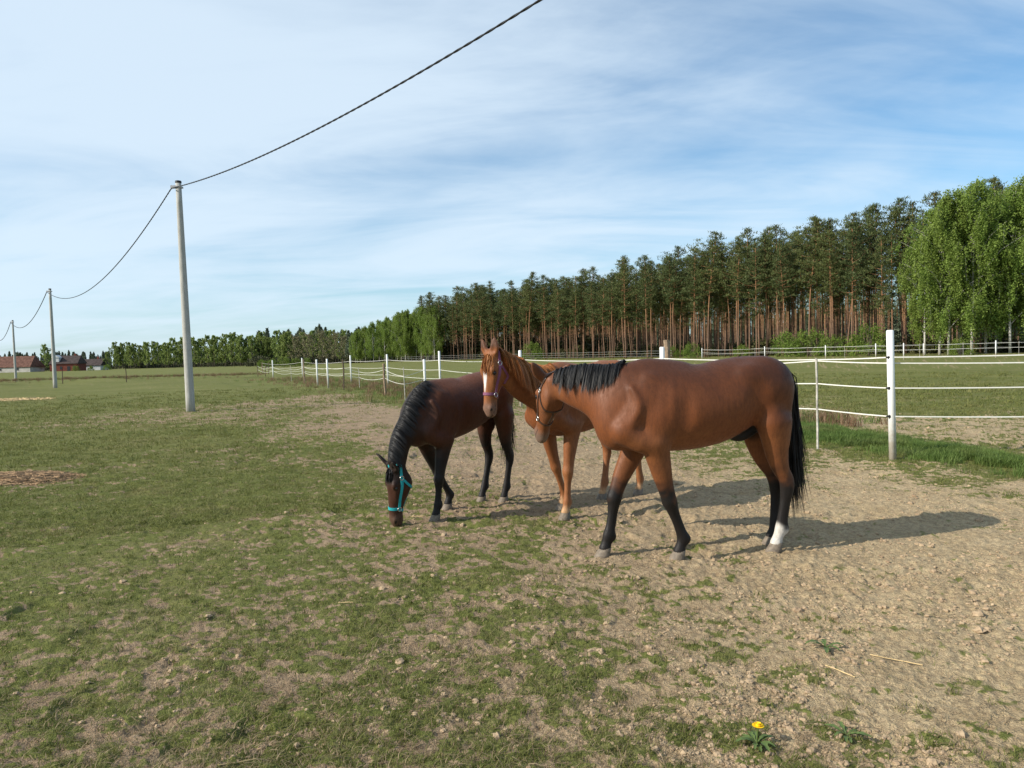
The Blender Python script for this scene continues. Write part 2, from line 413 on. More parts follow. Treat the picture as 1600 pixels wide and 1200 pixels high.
def grass_mat(name, dark, mid, dry):
    t = NT(name); oi = t.n('ShaderNodeObjectInfo'); w = t.coord('Object')
    gn = t.n('ShaderNodeNewGeometry'); f = t.noise(.9, 4, .6, gn.outputs['Position'])
    c = t.mix(oi.outputs['Random'], dark, mid)
    c = t.mix(t.maprange(f, .45, .75, 0, .55), c, dry)
    m = t.set(c, .6, .25)
    tr = t.n('ShaderNodeBsdfTranslucent'); t.l(c, tr.inputs[0]); mx = t.n('ShaderNodeMixShader'); mx.inputs[0].default_value = .3
    t.l(t.b.outputs[0], mx.inputs[1]); t.l(tr.outputs[0], mx.inputs[2]); t.l(mx.outputs[0], t.out.inputs[0])
    return m
M_GRASS = grass_mat('grazed_grass', (.100, .120, .026), (.185, .190, .050), (.30, .245, .11))
M_TALL = grass_mat('tall_grass', (.085, .145, .028), (.145, .205, .048), (.23, .21, .08))
M_DRY = grass_mat('dry_weed', (.17, .10, .055), (.24, .15, .085), (.28, .2, .12))
def field_points(n, r0, r1, a0=-44, a1=44, accept=None, power=1.0):
    a = np.radians(rng.uniform(a0, a1, n)); u = rng.uniform(0, 1, n)
    r = 1 / (1 / r0 + u * (1 / r1 - 1 / r0)) if power == 1 else np.sqrt(r0 ** 2 + u * (r1 ** 2 - r0 ** 2))
    x = r * np.sin(a); y = r * np.cos(a); c = grass_cover(x, y)
    k = rng.uniform(size=n) < accept(x, y, c, r) if accept else np.ones(n, bool)
    return x[k], y[k], c[k], r[k]
def grass_accept(x, y, c, r): 
    return np.clip((c - cover_noise(x, y)) * 1.5 + .34, 0, 1) * (c > .03)
near = [blade_tuft('grass_tuft', M_GRASS, 12, .027, .0040, .060, 1.0, 2, 100 + i) for i in range(5)] + [blade_tuft('grass_tuft', M_GRASS, 12, .042, .0040, .035, .9, 2, 200 + i) for i in range(2)]
x, y, c, r = field_points(52000, 1.9, 9.0, accept=grass_accept)
scatter('short_grass', np.stack([x, y, ground_z(x, y, c)], 1), rng.uniform(.55, 1.25, len(x)) * np.clip(.7 + .06 * r, .7, 1.2), near, 'short grazed grass in patches between bare soil')
M_LITTER = grass_mat('dry_litter', (.20, .14, .08), (.33, .25, .15), (.42, .33, .2))
lit = [blade_tuft('litter_bits', M_LITTER, 7, .034, .0034, .085, 2.2, 2, 250 + i) for i in range(4)]
x, y, c, r = field_points(26000, 1.9, 13.0, accept=lambda x, y, c, r: np.clip(c * 1.6, .03, .8))
scatter('dry_litter', np.stack([x, y, ground_z(x, y, c)], 1), rng.uniform(.5, 1.2, len(x)), lit, 'dead dry grass blades lying among the grazed grass')
mid = [blade_tuft('grass_patch', M_GRASS, 22, .036, .009, .13, 1.0, 1, 300 + i) for i in range(5)]
x, y, c, r = field_points(46000, 8.0, 48.0, accept=grass_accept)
scatter('meadow_grass', np.stack([x, y, ground_z(x, y, c)], 1), np.clip(r / 12, .8, 2.6) * rng.uniform(.7, 1.2, len(x)), mid, 'grazed meadow grass further out in the paddock')
# long grass along the white fence
def strip_accept(x, y, c, r): return (c > .8) * 1.0
tallp = [blade_tuft('tall_tuft', M_TALL, 26, .15, .006, .09, .7, 3, 400 + i) for i in range(4)]
A = [ground_px(u, v) for u, v in ((1205, 664), (1300, 680), (1400, 697), (1500, 712), (1640, 735))]
P = []
for i in range(9000):
    k = rng.integers(0, 4); f = rng.uniform(); p = A[k] * (1 - f) + A[k + 1] * f
    wd = (p[1] * .055) * rng.normal(); P.append((p[0] + .25 * wd, p[1] + wd))
P = np.array(P); keep = fbm(P[:, 0] * .9, P[:, 1] * .9, 5, 3) > .40; P = P[keep]
scatter('fence_grass', np.column_stack([P, ground_z(P[:, 0], P[:, 1])]), rng.uniform(.35, 1.1, len(P)), tallp, 'long lush grass left standing along the white fence')
# rough weeds below the fences further back
dryp = [blade_tuft('weed_tuft', M_DRY, 20, .34, .012, .16, .6, 2, 500 + i) for i in range(3)] + [blade_tuft('weed_tuft', M_TALL, 20, .26, .014, .2, .7, 2, 520 + i) for i in range(2)]
P = []
for (u0, v0, u1, v1, n, wd) in ((440, 592, 625, 606, 700, 1.6), (600, 606, 660, 622, 260, .9), (640, 600, 760, 625, 300, 2.0), (1230, 655, 1300, 662, 90, .5), (1000, 640, 1240, 655, 200, .8)):
    a = ground_px(u0, v0); b = ground_px(u1, v1)
    for i in range(n):
        f = rng.uniform(); p = a * (1 - f) + b * f; P.append((p[0] + rng.normal() * wd, p[1] + rng.normal() * wd))
a = ground_px(0, 600); b = ground_px(400, 589)
for i in range(900):
    f = rng.uniform(-.1, 1); p = a * (1 - f) + b * f; P.append((p[0] + rng.normal() * .5, p[1] + 1.3 + rng.normal() * .5))
P = np.array(P)
scatter('fence_weeds', np.column_stack([P, ground_z(P[:, 0], P[:, 1])]), rng.uniform(.5, 1.2, len(P)), dryp, 'brown and green weeds growing under the far fences')
# soil clods
def clod_mesh(name, mat, seed):
    g = np.random.default_rng(seed); m = MB(); m.ell((0, 0, 0), (1, 1, .62), 7, 5)
    m.v = [tuple(np.array(p) * (1 + g.uniform(-.28, .28))) for p in m.v]; return m.mesh(name, mat, False)
t = NT('soil_clod'); gn = t.n('ShaderNodeNewGeometry'); f = t.noise(3, 4, .6, gn.outputs['Position']); f2 = t.noise(60, 3, .6, gn.outputs['Position'])
M_CLOD = t.set(t.mix(t.maprange(f2, .35, .65, .35, 0), t.ramp(f, [(.3, (.31, .22, .14)), (.7, (.46, .35, .225))]), (.18, .12, .08)), .95, .06)
clods = [clod_mesh('clod', M_CLOD, 600 + i) for i in range(6)]
def clod_accept(x, y, c, r): return np.clip(1.1 - c * 1.35, .05, 1) * sstep(.32, .62, fbm(x * 2.2, y * 2.2, 61, 2))
x, y, c, r = field_points(95000, 1.9, 20.0, accept=clod_accept)
sz = rng.lognormal(-5.25, .55, len(x)) * np.clip(.75 + r * .055, .8, 1.7)
scatter('soil_clods', np.stack([x, y, ground_z(x, y, c) + sz * .15], 1), np.clip(sz, .003, .032), clods, 'loose clods of dry sandy soil on the trampled ground')

def unit_(a): return np.asarray(a) / (np.linalg.norm(a) + 1e-9)
# ------------------------------------------------------------------ trees
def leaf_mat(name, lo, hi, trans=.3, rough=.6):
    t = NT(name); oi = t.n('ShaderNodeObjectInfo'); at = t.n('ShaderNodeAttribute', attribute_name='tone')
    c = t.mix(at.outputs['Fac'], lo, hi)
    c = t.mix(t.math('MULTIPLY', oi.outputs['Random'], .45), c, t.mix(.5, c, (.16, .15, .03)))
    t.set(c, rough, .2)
    tr = t.n('ShaderNodeBsdfTranslucent'); t.l(c, tr.inputs[0]); mx_ = t.n('ShaderNodeMixShader'); mx_.inputs[0].default_value = trans
    t.l(t.b.outputs[0], mx_.inputs[1]); t.l(tr.outputs[0], mx_.inputs[2]); t.l(mx_.outputs[0], t.out.inputs[0]); return t.m
def pine_bark():
    t = NT('pine_bark'); c = t.n('ShaderNodeTexCoord'); sp = t.n('ShaderNodeSeparateXYZ'); t.l(c.outputs['Object'], sp.inputs[0])
    f = t.noise(3.0, 5, .65, t.coord('Object', (3, 3, .8))); z = t.math('ADD', sp.outputs[2], t.math('MULTIPLY', f, 4.0))
    lowc = t.ramp(f, [(.3, (.10, .065, .048)), (.7, (.25, .155, .105))]); upc = t.ramp(f, [(.3, (.20, .10, .052)), (.7, (.38, .205, .105))])
    t.bump(f, .6, .03); return t.set(t.mix(t.maprange(z, 5.0, 13.0), lowc, upc), .9, .1)
def birch_bark():
    t = NT('birch_bark'); f = t.noise(2.2, 5, .7, t.coord('Object', (4, 4, 1.2))); g = t.noise(5, 3, .6, t.coord('Object', (.6, .6, 3)))
    c = t.mix(t.maprange(f, .56, .66), t.ramp(g, [(.3, (.36, .33, .28)), (.7, (.56, .54, .49))]), (.05, .045, .04)); return t.set(c, .8, .15)
M_PINEB = pine_bark(); M_BIRCHB = birch_bark(); M_BARK = simple('grey_bark', (.14, .115, .09), .9, .1, .35, 5, bump=.4)
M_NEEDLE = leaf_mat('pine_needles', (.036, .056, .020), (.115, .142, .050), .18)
M_BIRCHL = leaf_mat('birch_leaves', (.135, .215, .040), (.27, .365, .080), .42)
M_LEAF = leaf_mat('young_leaves', (.17, .235, .06), (.33, .40, .13), .42)
M_DULL = leaf_mat('budding_twigs', (.16, .14, .085), (.27, .245, .145), .3)
M_BUSH = leaf_mat('shrub_leaves', (.10, .165, .025), (.21, .29, .055), .4)
M_DARKL = leaf_mat('distant_conifer', (.065, .088, .058), (.14, .17, .105), .15)

def leaves_mesh(name, C, size, up, mat, g, aspect=.55, tri=True, axis=None):
    """one small leaf face (or needle tuft blade) at each centre"""
    N = len(C); d = g.normal(size=(N, 3)); 
    if axis is not None: d = d * .55 + axis
    d[:, 2] = d[:, 2] + up; d /= np.linalg.norm(d, axis=1, keepdims=True)
    s_ = np.cross(d, g.normal(size=(N, 3))); s_ /= np.linalg.norm(s_, axis=1, keepdims=True) + 1e-9
    L = (size * g.uniform(.6, 1.3, N))[:, None]; W = L * aspect
    if tri: Vv = np.stack([C - s_ * W * .5 - d * L * .3, C + s_ * W * .5 - d * L * .3, C + d * L * .7], 1).reshape(-1, 3); F = np.arange(3 * N).reshape(-1, 3); me = fast_mesh(name, Vv, None, F, mat); k = 3
    else: Vv = np.stack([C - d * L * .5, C + s_ * W * .5, C + d * L * .5, C - s_ * W * .5], 1).reshape(-1, 3); me = fast_mesh(name, Vv, np.arange(4 * N).reshape(-1, 4), None, mat); k = 4
    return me, k
def trunk_path(g, h, bend, n=9):
    b = g.normal(0, bend, 2); c = g.normal(0, bend * .6, 2); z = np.linspace(0, 1, n)
    return np.stack([b[0] * z + c[0] * np.sin(z * 5) * z, b[1] * z + c[1] * np.sin(z * 4 + 1) * z, h * z], 1)
def pine_proto(seed, h=20., crown=.48, lean=.4, n_br=52, clump=15, wide=2.3, tuft=.34):
    g = np.random.default_rng(seed); m = MB(); tp = trunk_path(g, h, lean); tp[0, 2] = -.4; r0 = .112 * g.uniform(.8, 1.3)
    m.tube(tp, list(np.linspace(r0 * 1.1, .04, len(tp))), 7, True)
    def at(z): return np.array([np.interp(z, tp[:, 2], tp[:, 0]), np.interp(z, tp[:, 2], tp[:, 1]), z])
    for k in range(10):       # dead stubs below the crown
        z = h * g.uniform(.25, 1 - crown); a = g.uniform(0, 6.28); p = at(z); e = p + np.array([math.cos(a), math.sin(a), g.uniform(-.1, .4)]) * g.uniform(.4, 1.3); m.tube([p, e], [.025, .008], 4, False)
    C = []; A = []; tone = []
    asym = g.uniform(0, 6.28)
    for k in range(n_br):
        f = (k + g.uniform()) / n_br; z = h * (1 - crown + crown * f ** .9) ; prof = wide * (np.interp(f, [0, .15, .45, .75, .92, 1], [.35, .8, 1.0, .60, .28, .06])) * g.choice([g.uniform(.3, .6), g.uniform(.7, 1.0), g.uniform(1.0, 1.35)])
        a = k * 2.4 + g.normal(0, .4); prof *= 1 + .3 * math.cos(a - asym); p = at(z); ri = (1 - f) * .45 - .05 + f * .9
        d = np.array([math.cos(a), math.sin(a), ri * .7]); e = p + d * prof
        mid_ = p + d * prof * .55 + np.array([0, 0, -.1 * prof]); m.tube([p, mid_, e], [.045 * (1 - f) + .015, .025, .008], 4, False)
        nc = max(2, int(2 + prof * 2.6))
        for c in range(nc):
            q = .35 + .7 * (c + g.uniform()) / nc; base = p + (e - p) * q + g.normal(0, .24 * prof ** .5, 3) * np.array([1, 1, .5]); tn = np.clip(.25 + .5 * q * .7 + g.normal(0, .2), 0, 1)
            cs_ = g.normal(0, 1, (clump, 3)) * np.array([.26, .26, .12]); C.append(base + cs_); tone.append(np.clip(tn + g.normal(0, .15, clump), 0, 1)); A.append(np.tile(unit_(d), (clump, 1)))
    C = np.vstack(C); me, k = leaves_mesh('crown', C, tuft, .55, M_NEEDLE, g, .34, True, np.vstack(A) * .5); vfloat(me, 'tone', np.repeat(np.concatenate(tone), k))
    return m.mesh('trunk', M_PINEB, True), me

def birch_proto(seed, h=21., n_limb=26, twigs=14, per=26, wide=3.0, leaf=.14, mat=None, low=.18, droop=1.0, bark=None, bare=0.0):
    g = np.random.default_rng(seed); m = MB(); tp = trunk_path(g, h, .35 * h / 20); tp[0, 2] = -.4; r0 = .0085 * h
    m.tube(tp, list(np.linspace(r0, .02, len(tp)) ), 7, True)
    def at(z): return np.array([np.interp(z, tp[:, 2], tp[:, 0]), np.interp(z, tp[:, 2], tp[:, 1]), z])
    C = []; tone = []
    for k in range(n_limb):
        f = (k + g.uniform()) / n_limb; z = h * (low + (.98 - low) * f); a = k * 2.4 + g.normal(0, .5); L = wide * np.interp(f, [0, .25, .6, 1], [.75, 1.0, .8, .15]) * g.uniform(.6, 1.25)
        p = at(z); d = np.array([math.cos(a), math.sin(a), .9 + .5 * f]); e = p + d * L * np.array([1, 1, .9]); mid_ = p + d * L * .5 + np.array([0, 0, .12 * L])
        m.tube([p, mid_, e], [.05 * (1 - f * .6) * h / 20 + .006, .03 * h / 20, .008], 4, False)
        for q in range(twigs):
            s0 = p + (e - p) * g.uniform(.25, 1.05) + g.normal(0, .22 * wide / 3, 3); ln = g.uniform(.5, 2.6) * droop * h / 20; n = int(per * g.uniform(.5, 1.3)); t_ = g.uniform(0, 1, n); sw = g.normal(0, .22, 2)
            pts = s0 + np.stack([sw[0] * t_ + .25 * d[0] * t_, sw[1] * t_ + .25 * d[1] * t_, -ln * t_ + .1], 1) + g.normal(0, .13 * h / 20, (n, 3)); C.append(pts)
            tone.append(np.clip(g.normal(.5, .22) + g.normal(0, .12, n), 0, 1))
            if g.uniform() < .12: m.tube([s0, s0 + np.array([sw[0], sw[1], -ln])], [.008, .004], 3, False)
    C = np.vstack(C); tone = np.concatenate(tone); me, k = leaves_mesh('crown', C, leaf, -.2, mat or M_BIRCHL, g, .75, False); vfloat(me, 'tone', np.repeat(tone, k))
    return m.mesh('trunk', bark or M_BIRCHB, True), me
def bush_proto(seed, r=1.6, h=2.2, n=2600, leaf=.13, mat=None):
    g = np.random.default_rng(seed); m = MB(); C = []; tone = []
    for k in range(9):
        a = g.uniform(0, 6.28); e = np.array([math.cos(a) * r * g.uniform(.2, .8), math.sin(a) * r * g.uniform(.2, .8), h * g.uniform(.6, 1.0)]); m.tube([(0, 0, -.1), e * .55, e], [.03, .02, .006], 4, False)
    nb = 30
    for k in range(nb):
        a = g.uniform(0, 6.28); el = math.asin(g.uniform(-.05, 1)); q = g.uniform(.35, 1.0) ** .6; c = np.array([math.cos(a) * math.cos(el) * r, math.sin(a) * math.cos(el) * r, h * (.08 + .88 * math.sin(el))]) * np.array([q, q, q * .6 + .4])
        C.append(c + g.normal(0, .20 * r / 1.5, (n // nb, 3))); tone.append(np.clip(g.normal(.5, .25) + g.normal(0, .1, n // nb), 0, 1))
    C = np.vstack(C); C[:, 2] = np.abs(C[:, 2]); me, k = leaves_mesh('foliage', C, leaf, .2, mat or M_BUSH, g, .7, False); vfloat(me, 'tone', np.repeat(np.concatenate(tone), k))
    return m.mesh('stem', M_BARK), me
def plant(kind, proto, x, y, s, rz, label, cat, group=None, names=('trunk', 'crown'), sz=1.0):
    z = float(ground_z(np.array([x]), np.array([y]))[0]); o = empty(kind, (x, y, z), rz); o.scale = (s, s, s * sz); tag(o, label, cat, group)
    for nm, me in zip(names, proto): link(nm, me, o)
    return o
pines = [pine_proto(700 + i, crown=(.48, .60, .52, .66, .45, .56, .62, .50)[i], lean=(.3, .6, .4, .25, .8, .5, .4, .7)[i], wide=(2.0, 2.6, 2.2, 2.5, 1.9, 2.4, 2.1, 2.7)[i]) for i in range(8)]
birches = [birch_proto(800 + i, wide=(4.6, 4.0, 5.0)[i], n_limb=32, per=42, twigs=24, leaf=.22, low=.14, droop=1.25) for i in range(3)]
# the edge of the pine wood runs from far left to near right
EA = np.array([-26., 214.]); EB = np.array([50.5, 100.]); EC = np.array([84., 62.]); ed_ = unit_(EB - EA); en = np.array([-ed_[1], ed_[0]])
if en[1] < 0: en = -en
EL = np.linalg.norm(EB - EA); g = np.random.default_rng(31); spots = []
rows = 7
for r_ in range(rows):
    n = 42 + (3 if r_ > 0 else 0)
    for k in range(n):
        s_ = (k + g.uniform(.1, .9)) / n * (EL + 34); p = EA + ed_ * s_ + en * (r_ * 3.1 + g.uniform(-1.2, 1.2)); spots.append((p[0], p[1], r_))
LAB = {0: 'tall pine with bare orange trunk in the front row of the wood edge', 1: 'tall pine standing inside the wood behind its front row'}
spots = spots[:300]
for x, y, r_ in spots:
    if x / y > .525 and y < 106: y += 9; x += 6
    d = math.hypot(x, y); s_ = np.interp(x, [-25, 0, 20, 40, 60], [.95, .90, .90, 1.0, 1.06]) * g.choice([g.uniform(.76, .9), g.uniform(.88, 1.0), g.uniform(.96, 1.10)])
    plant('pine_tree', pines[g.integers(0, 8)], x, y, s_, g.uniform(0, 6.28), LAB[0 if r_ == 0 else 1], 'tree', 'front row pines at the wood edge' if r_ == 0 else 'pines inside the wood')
def mass(name, items, label):
    """many far trees joined as one body of wood: items = (proto meshes, x, y, scale, rz, keep fraction)"""
    Vs = []; Fs = []; off = 0; mats = []; mi = []; tones = []; g = np.random.default_rng(5); cache = {}
    for protos, x, y, s_, rz, keep in items:
        z = float(ground_base(x, y)); ca, sa = math.cos(rz) * s_, math.sin(rz) * s_
        for me in protos:
            if me.name not in cache:
                co = np.empty(len(me.vertices) * 3, np.float32); me.vertices.foreach_get('co', co); co = co.reshape(-1, 3); me.calc_loop_triangles()
                tr = np.empty(len(me.loop_triangles) * 3, np.int32); me.loop_triangles.foreach_get('vertices', tr); tr = tr.reshape(-1, 3)
                tn = np.zeros(len(co), np.float32)
                if 'tone' in me.attributes: me.attributes['tone'].data.foreach_get('value', tn)
                cache[me.name] = (co, tr, tn)
            co, tr, tn = cache[me.name]
            if keep < 1 and 'tone' in me.attributes:
                q = np.repeat(g.uniform(size=(len(tr) + 1) // 2) < keep, 2)[:len(tr)]; tr = tr[q]; u_, iv = np.unique(tr, return_inverse=True); cc = co[u_]; tt = tn[u_]; tr = iv.reshape(-1, 3)
                cc = cc
            else: cc = co; tt = tn
            W = np.stack([cc[:, 0] * ca - cc[:, 1] * sa + x, cc[:, 0] * sa + cc[:, 1] * ca + y, cc[:, 2] * s_ + z], 1); Vs.append(W); Fs.append(tr + off); off += len(W); tones.append(tt)
            mt = me.materials[0]
            if mt not in mats: mats.append(mt)
            mi.append(np.full(len(tr), mats.index(mt), np.int32))
    me = fast_mesh(name, np.vstack(Vs), None, np.vstack(Fs), None)
    for mt in mats: me.materials.append(mt)
    me.polygons.foreach_set('material_index', np.concatenate(mi)); vfloat(me, 'tone', np.concatenate(tones)); me.update()
    return tag(link(name, me), label, None, None, 'stuff')
items = []
for r_ in range(7, 13):
    for k in range(30):
        s_ = (k + g.uniform(.1, .9)) / 30 * (EL + 10) - 12
        if s_ > EL - 38 and r_ > 8: continue
        if r_ > 9: continue
        p = EA + ed_ * s_ + en * (r_ * 3.4 + g.uniform(-1.5, 1.5)); items.append((pines[g.integers(0, 8)], p[0], p[1], .93 * g.uniform(.85, 1.05), g.uniform(0, 6), .22))
def thin_trunk(h=19.):
    m = MB(); m.tube([(0, 0, -.4), (.1, .05, h * .5), (0, 0, h * .93)], [.19, .14, .05], 5, False); return m.mesh('thin_trunk', M_PINEB)
deep = [(thin_trunk(), p_[1]) for p_ in pines[:4]]
for i in range(620):
    s_ = g.uniform(-25, EL - 30); p = EA + ed_ * s_ + en * g.uniform(30, 120); items.append((deep[g.integers(0, 4)], p[0], p[1], .93 * g.uniform(.8, 1.05), g.uniform(0, 6), .10))
brush = bush_proto(930, 2.4, 2.4, 700, .42, leaf_mat('underwood_leaves', (.035, .042, .020), (.085, .085, .04), .15))
for i in range(210):
    s_ = g.uniform(-20, EL + 30); p = EA + ed_ * s_ + en * g.uniform(9, 60 if s_ < EL - 30 else 24); items.append((brush, p[0], p[1], g.uniform(.5, 1.25), g.uniform(0, 6), 1.0))
for i in range(330):
    u = g.uniform(652, 1010); p = depth_px(u, 560, np.interp(u, [650, 800, 1010], [228, 200, 165]) + g.uniform(0, 100)); items.append((deep[g.integers(0, 4)] if i % 3 else brush, p[0], p[1], g.uniform(.75, .95) if i % 3 else g.uniform(1.2, 2.6), g.uniform(0, 6), .10 if i % 3 else 1.0))
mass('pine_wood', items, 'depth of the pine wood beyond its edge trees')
# weeping birches in front of the pines, right
for u, d, s_, k in ((1445, 94, .74, 1), (1468, 92, .88, 2), (1482, 91, .93, 0), (1500, 94, .92, 1), (1518, 90, .98, 2), (1540, 93, .93, 1), (1556, 96, .98, 0), (1578, 90, .95, 1), (1604, 91, 1.0, 2), (1645, 88, .96, 0)):
    p = depth_px(u, 560, d); plant('birch_tree', birches[k], p[0], p[1], s_, k * 1.7 + u, 'tall white-stemmed birch with hanging light green leaves before the pines', 'tree', 'birches in front of the pine wood')
# birch stand at the far end of the wood
for i in range(26):
    u = 552 + 138 * (i + g.uniform(0, .8)) / 26; d = np.interp(u, [550, 690], [232, 205]) + g.uniform(-5, 7); p = depth_px(u, 562, d); s_ = np.interp(u, [550, 600, 690], [.50, .62, .72]) * g.uniform(.88, 1.08)
    plant('birch_tree', birches[i % 3], p[0], p[1], s_, g.uniform(0, 6), 'slim pale green birch in the stand at the far end of the pine wood', 'tree', 'birch stand beside the pine wood')
# shrubs below the pines
bushes = [bush_proto(900 + i) for i in range(3)]
for u, v, d, s_, lab in ((1232, 548, 110, 1.6, 0), (1268, 546, 108, 1.75, 0), (1358, 545, 101, 1.8, 0), (1300, 547, 106, 1.3, 0), (1080, 552, 128, 1.1, 0), (1160, 552, 118, .9, 0), (832, 556, 165, 1.7, 0), (1500, 546, 90, .9, 0), (1050, 552, 133, .9, 0)):
    p = depth_px(u, v, d - 3.0); plant('shrub', bushes[g.integers(0, 3)], p[0], p[1], s_, g.uniform(0, 6), 'bright green leafy shrub under the pines at the wood edge', 'shrub', 'shrubs at the wood edge', ('stem', 'foliage'))
# far tree line to the left
leafy = [birch_proto(820 + i, h=13, n_limb=22, twigs=12, per=15, wide=2.9, leaf=.44, mat=M_LEAF, low=.12, droop=.7, bark=M_BARK) for i in range(3)]
dull = [birch_proto(840 + i, h=12, n_limb=24, twigs=11, per=9, wide=4.2, leaf=.36, mat=M_DULL, low=.14, droop=.5, bark=M_BARK) for i in range(2)]
for i in range(58):
    u = 178 + 375 * (i + g.uniform(0, .9)) / 58; d = np.interp(u, [178, 560], [390, 300]) + g.uniform(-8, 8); p = depth_px(u, 573, d); s_ = np.interp(u, [178, 300, 430, 560], [1.0, 1.08, 1.12, .95]) * g.uniform(.85, 1.1)
    if 300 > u > 0 and False: continue
    plant('leafy_tree', leafy[i % 3], p[0], p[1], s_, g.uniform(0, 6), 'fresh green leafy tree in the far row across the field', 'tree', 'far row of green trees')
for u, d, s_ in ((462, 285, .9), (480, 280, .95), (505, 278, 1.0), (525, 275, .92), (540, 272, .8)):
    p = depth_px(u, 570, d); plant('bare_tree', dull[int(u) % 2], p[0], p[1], s_, g.uniform(0, 6), 'brown spreading tree barely in leaf before the far wood', 'tree', 'brown trees before the far wood')
p = depth_px(72, 575, 330); plant('leafy_tree', leafy[1], p[0], p[1], .92, 1., 'lone green tree between the barn and the red house', 'tree')
p = depth_px(168, 575, 335); plant('leafy_tree', leafy[0], p[0], p[1], .62, 2., 'small pale green tree at the edge of the farmstead', 'tree')
for u, s_ in ((410, .75), (425, .8), (445, .85), (462, .75), (478, .7)):
    p = depth_px(u, 568, 215); plant('shrub', bushes[int(u) % 3], p[0], p[1], s_ * 1.5, u, 'pale blossoming shrub on the field edge before the far trees', 'shrub', 'pale shrubs on the field edge', ('stem', 'foliage'))
def conifer(seed, h=15.):
    g = np.random.default_rng(seed); m = MB(); m.tube([(0, 0, -.4), (0, 0, h)], [.18, .03], 5, False); n = 900; f = g.uniform(0, 1, n) ** .8; a = g.uniform(0, 6.28, n); rr = (2.3 * (1 - f) ** .75 + .15) * g.uniform(.35, 1.1, n)
    C = np.stack([rr * np.cos(a), rr * np.sin(a), h * (.08 + .92 * f)], 1); me, k = leaves_mesh('crown', C, 1.0, .1, M_DARKL, g, .5, True); vfloat(me, 'tone', np.repeat(g.uniform(0, 1, n), k)); return m.mesh('trunk', M_BARK), me
cons = [conifer(950 + i) for i in range(4)]
items = []
for i in range(330):
    u = -60 + 640 * g.uniform(); d = g.uniform(440, 560) if u < 398 else g.uniform(335, 410); p = depth_px(u, 572, d); hgt = np.interp(u, [-60, 180, 396, 400, 500, 560, 600], [.74, .80, .88, 1.08, 1.12, 1.0, .9])
    items.append((cons[g.integers(0, 4)], p[0], p[1], hgt * g.uniform(.75, 1.08), g.uniform(0, 6), 1.0))
for i in range(120):
    u = -40 + 640 * g.uniform(); p = depth_px(u, 572, g.uniform(395, 430) if u < 400 else g.uniform(300, 330)); items.append((brush, p[0], p[1], g.uniform(.9, 1.9), g.uniform(0, 6), 1.0))
for i in range(230):
    s_ = g.uniform(-30, EL - 24); p = EA + ed_ * s_ + en * g.uniform(95, 150); items.append((cons[g.integers(0, 4)], p[0], p[1], g.uniform(.55, .95), g.uniform(0, 6), 1.0))
for i in range(70):
    u = g.uniform(545, 720); p = depth_px(u, 562, g.uniform(243, 290)); items.append((cons[g.integers(0, 4)] if i % 2 else brush, p[0], p[1], g.uniform(.6, .85) if i % 2 else g.uniform(1.0, 2.0), g.uniform(0, 6), 1.0))
for i in range(120):
    u = g.uniform(650, 1000); p = depth_px(u, 560, g.uniform(300, 340)); items.append((cons[g.integers(0, 4)], p[0], p[1], g.uniform(.8, 1.05), g.uniform(0, 6), 1.0))
mass('far_wood', items, 'dark conifer wood along the horizon beyond the far trees')

# ------------------------------------------------------------------ fences
t = NT('white_plastic'); c_ = t.n('ShaderNodeTexCoord'); s_ = t.n('ShaderNodeSeparateXYZ'); t.l(c_.outputs['Object'], s_.inputs[0])
f = t.noise(9, 5, .65, t.coord('Object')); lowm = t.maprange(t.math('ADD', s_.outputs[2], t.math('MULTIPLY', f, -.7)), -.25, .22, .75, 0.0)
M_WHITE = t.set(t.mix(t.maprange(t.noise(5, 6, .7, t.coord('Object', (6, 6, .8))), .58, .72, 0, .35), t.mix(lowm, (.78, .78, .76), (.42, .34, .24)), (.45, .44, .38)), .5, .35)
M_TAPE = simple('white_tape', (.66, .65, .60), .6, .3, .06, 30)
M_WOOD = simple('weathered_wood', (.26, .19, .13), .9, .1, .4, 14, bump=.6)
M_STICK = simple('pale_stick', (.40, .375, .33), .8, .2, .5, 9)
M_DARKW = simple('dark_post', (.12, .09, .065), .9, .1, .3, 10)
M_BLACK = simple('black_plastic', (.015, .015, .016), .5, .3, .2, 10)
M_WIRE = simple('wire_rope', (.42, .42, .40), .6, .3, .1, 10)
def gpos(u, d):
    p = depth_px(u, 575, d); return np.array([p[0], p[1], float(ground_z(np.array([p[0]]), np.array([p[1]]))[0])])
def gfoot(u, v):
    p = ground_px(u, v); return np.array([p[0], p[1], float(ground_z(np.array([p[0]]), np.array([p[1]]))[0])])
def post(parent, base, h, kind, lean=(0, 0)):
    o = np.array(parent.location); b = base - o; g = np.random.default_rng(int(abs(base[0] * 97 + base[1] * 31)) % 9999); m = MB(); lx, ly = lean
    if kind == 'white':
        R_ = .05; n = 10; P = [(b[0] + lx * f, b[1] + ly * f, b[2] + h * f) for f in (-.06, 1.0)]
        m.tube([P[0], P[1], (P[1][0], P[1][1], P[1][2] + .012)], [R_, R_, R_ * .78], n); mat = M_WHITE
    elif kind == 'wood':
        r_ = g.uniform(.045, .06); Z = np.linspace(-.08, h, 6); m.tube([(b[0] + lx * z / h + g.normal(0, .008), b[1] + ly * z / h + g.normal(0, .008), b[2] + z) for z in Z], [r_ * g.uniform(.9, 1.1) for _ in Z], 8); mat = M_WOOD
    elif kind == 'stick': Z = np.linspace(-.05, h, 5); m.tube([(b[0] + lx * z / h + g.normal(0, .006), b[1] + ly * z / h, b[2] + z) for z in Z], .017, 6); mat = M_STICK
    else: Z = np.linspace(-.05, h, 4); m.tube([(b[0] + lx * z / h + g.normal(0, .02), b[1] + ly * z / h, b[2] + z) for z in Z], .04, 6); mat = M_DARKW
    return m.build('post', mat, parent, kind == 'white')
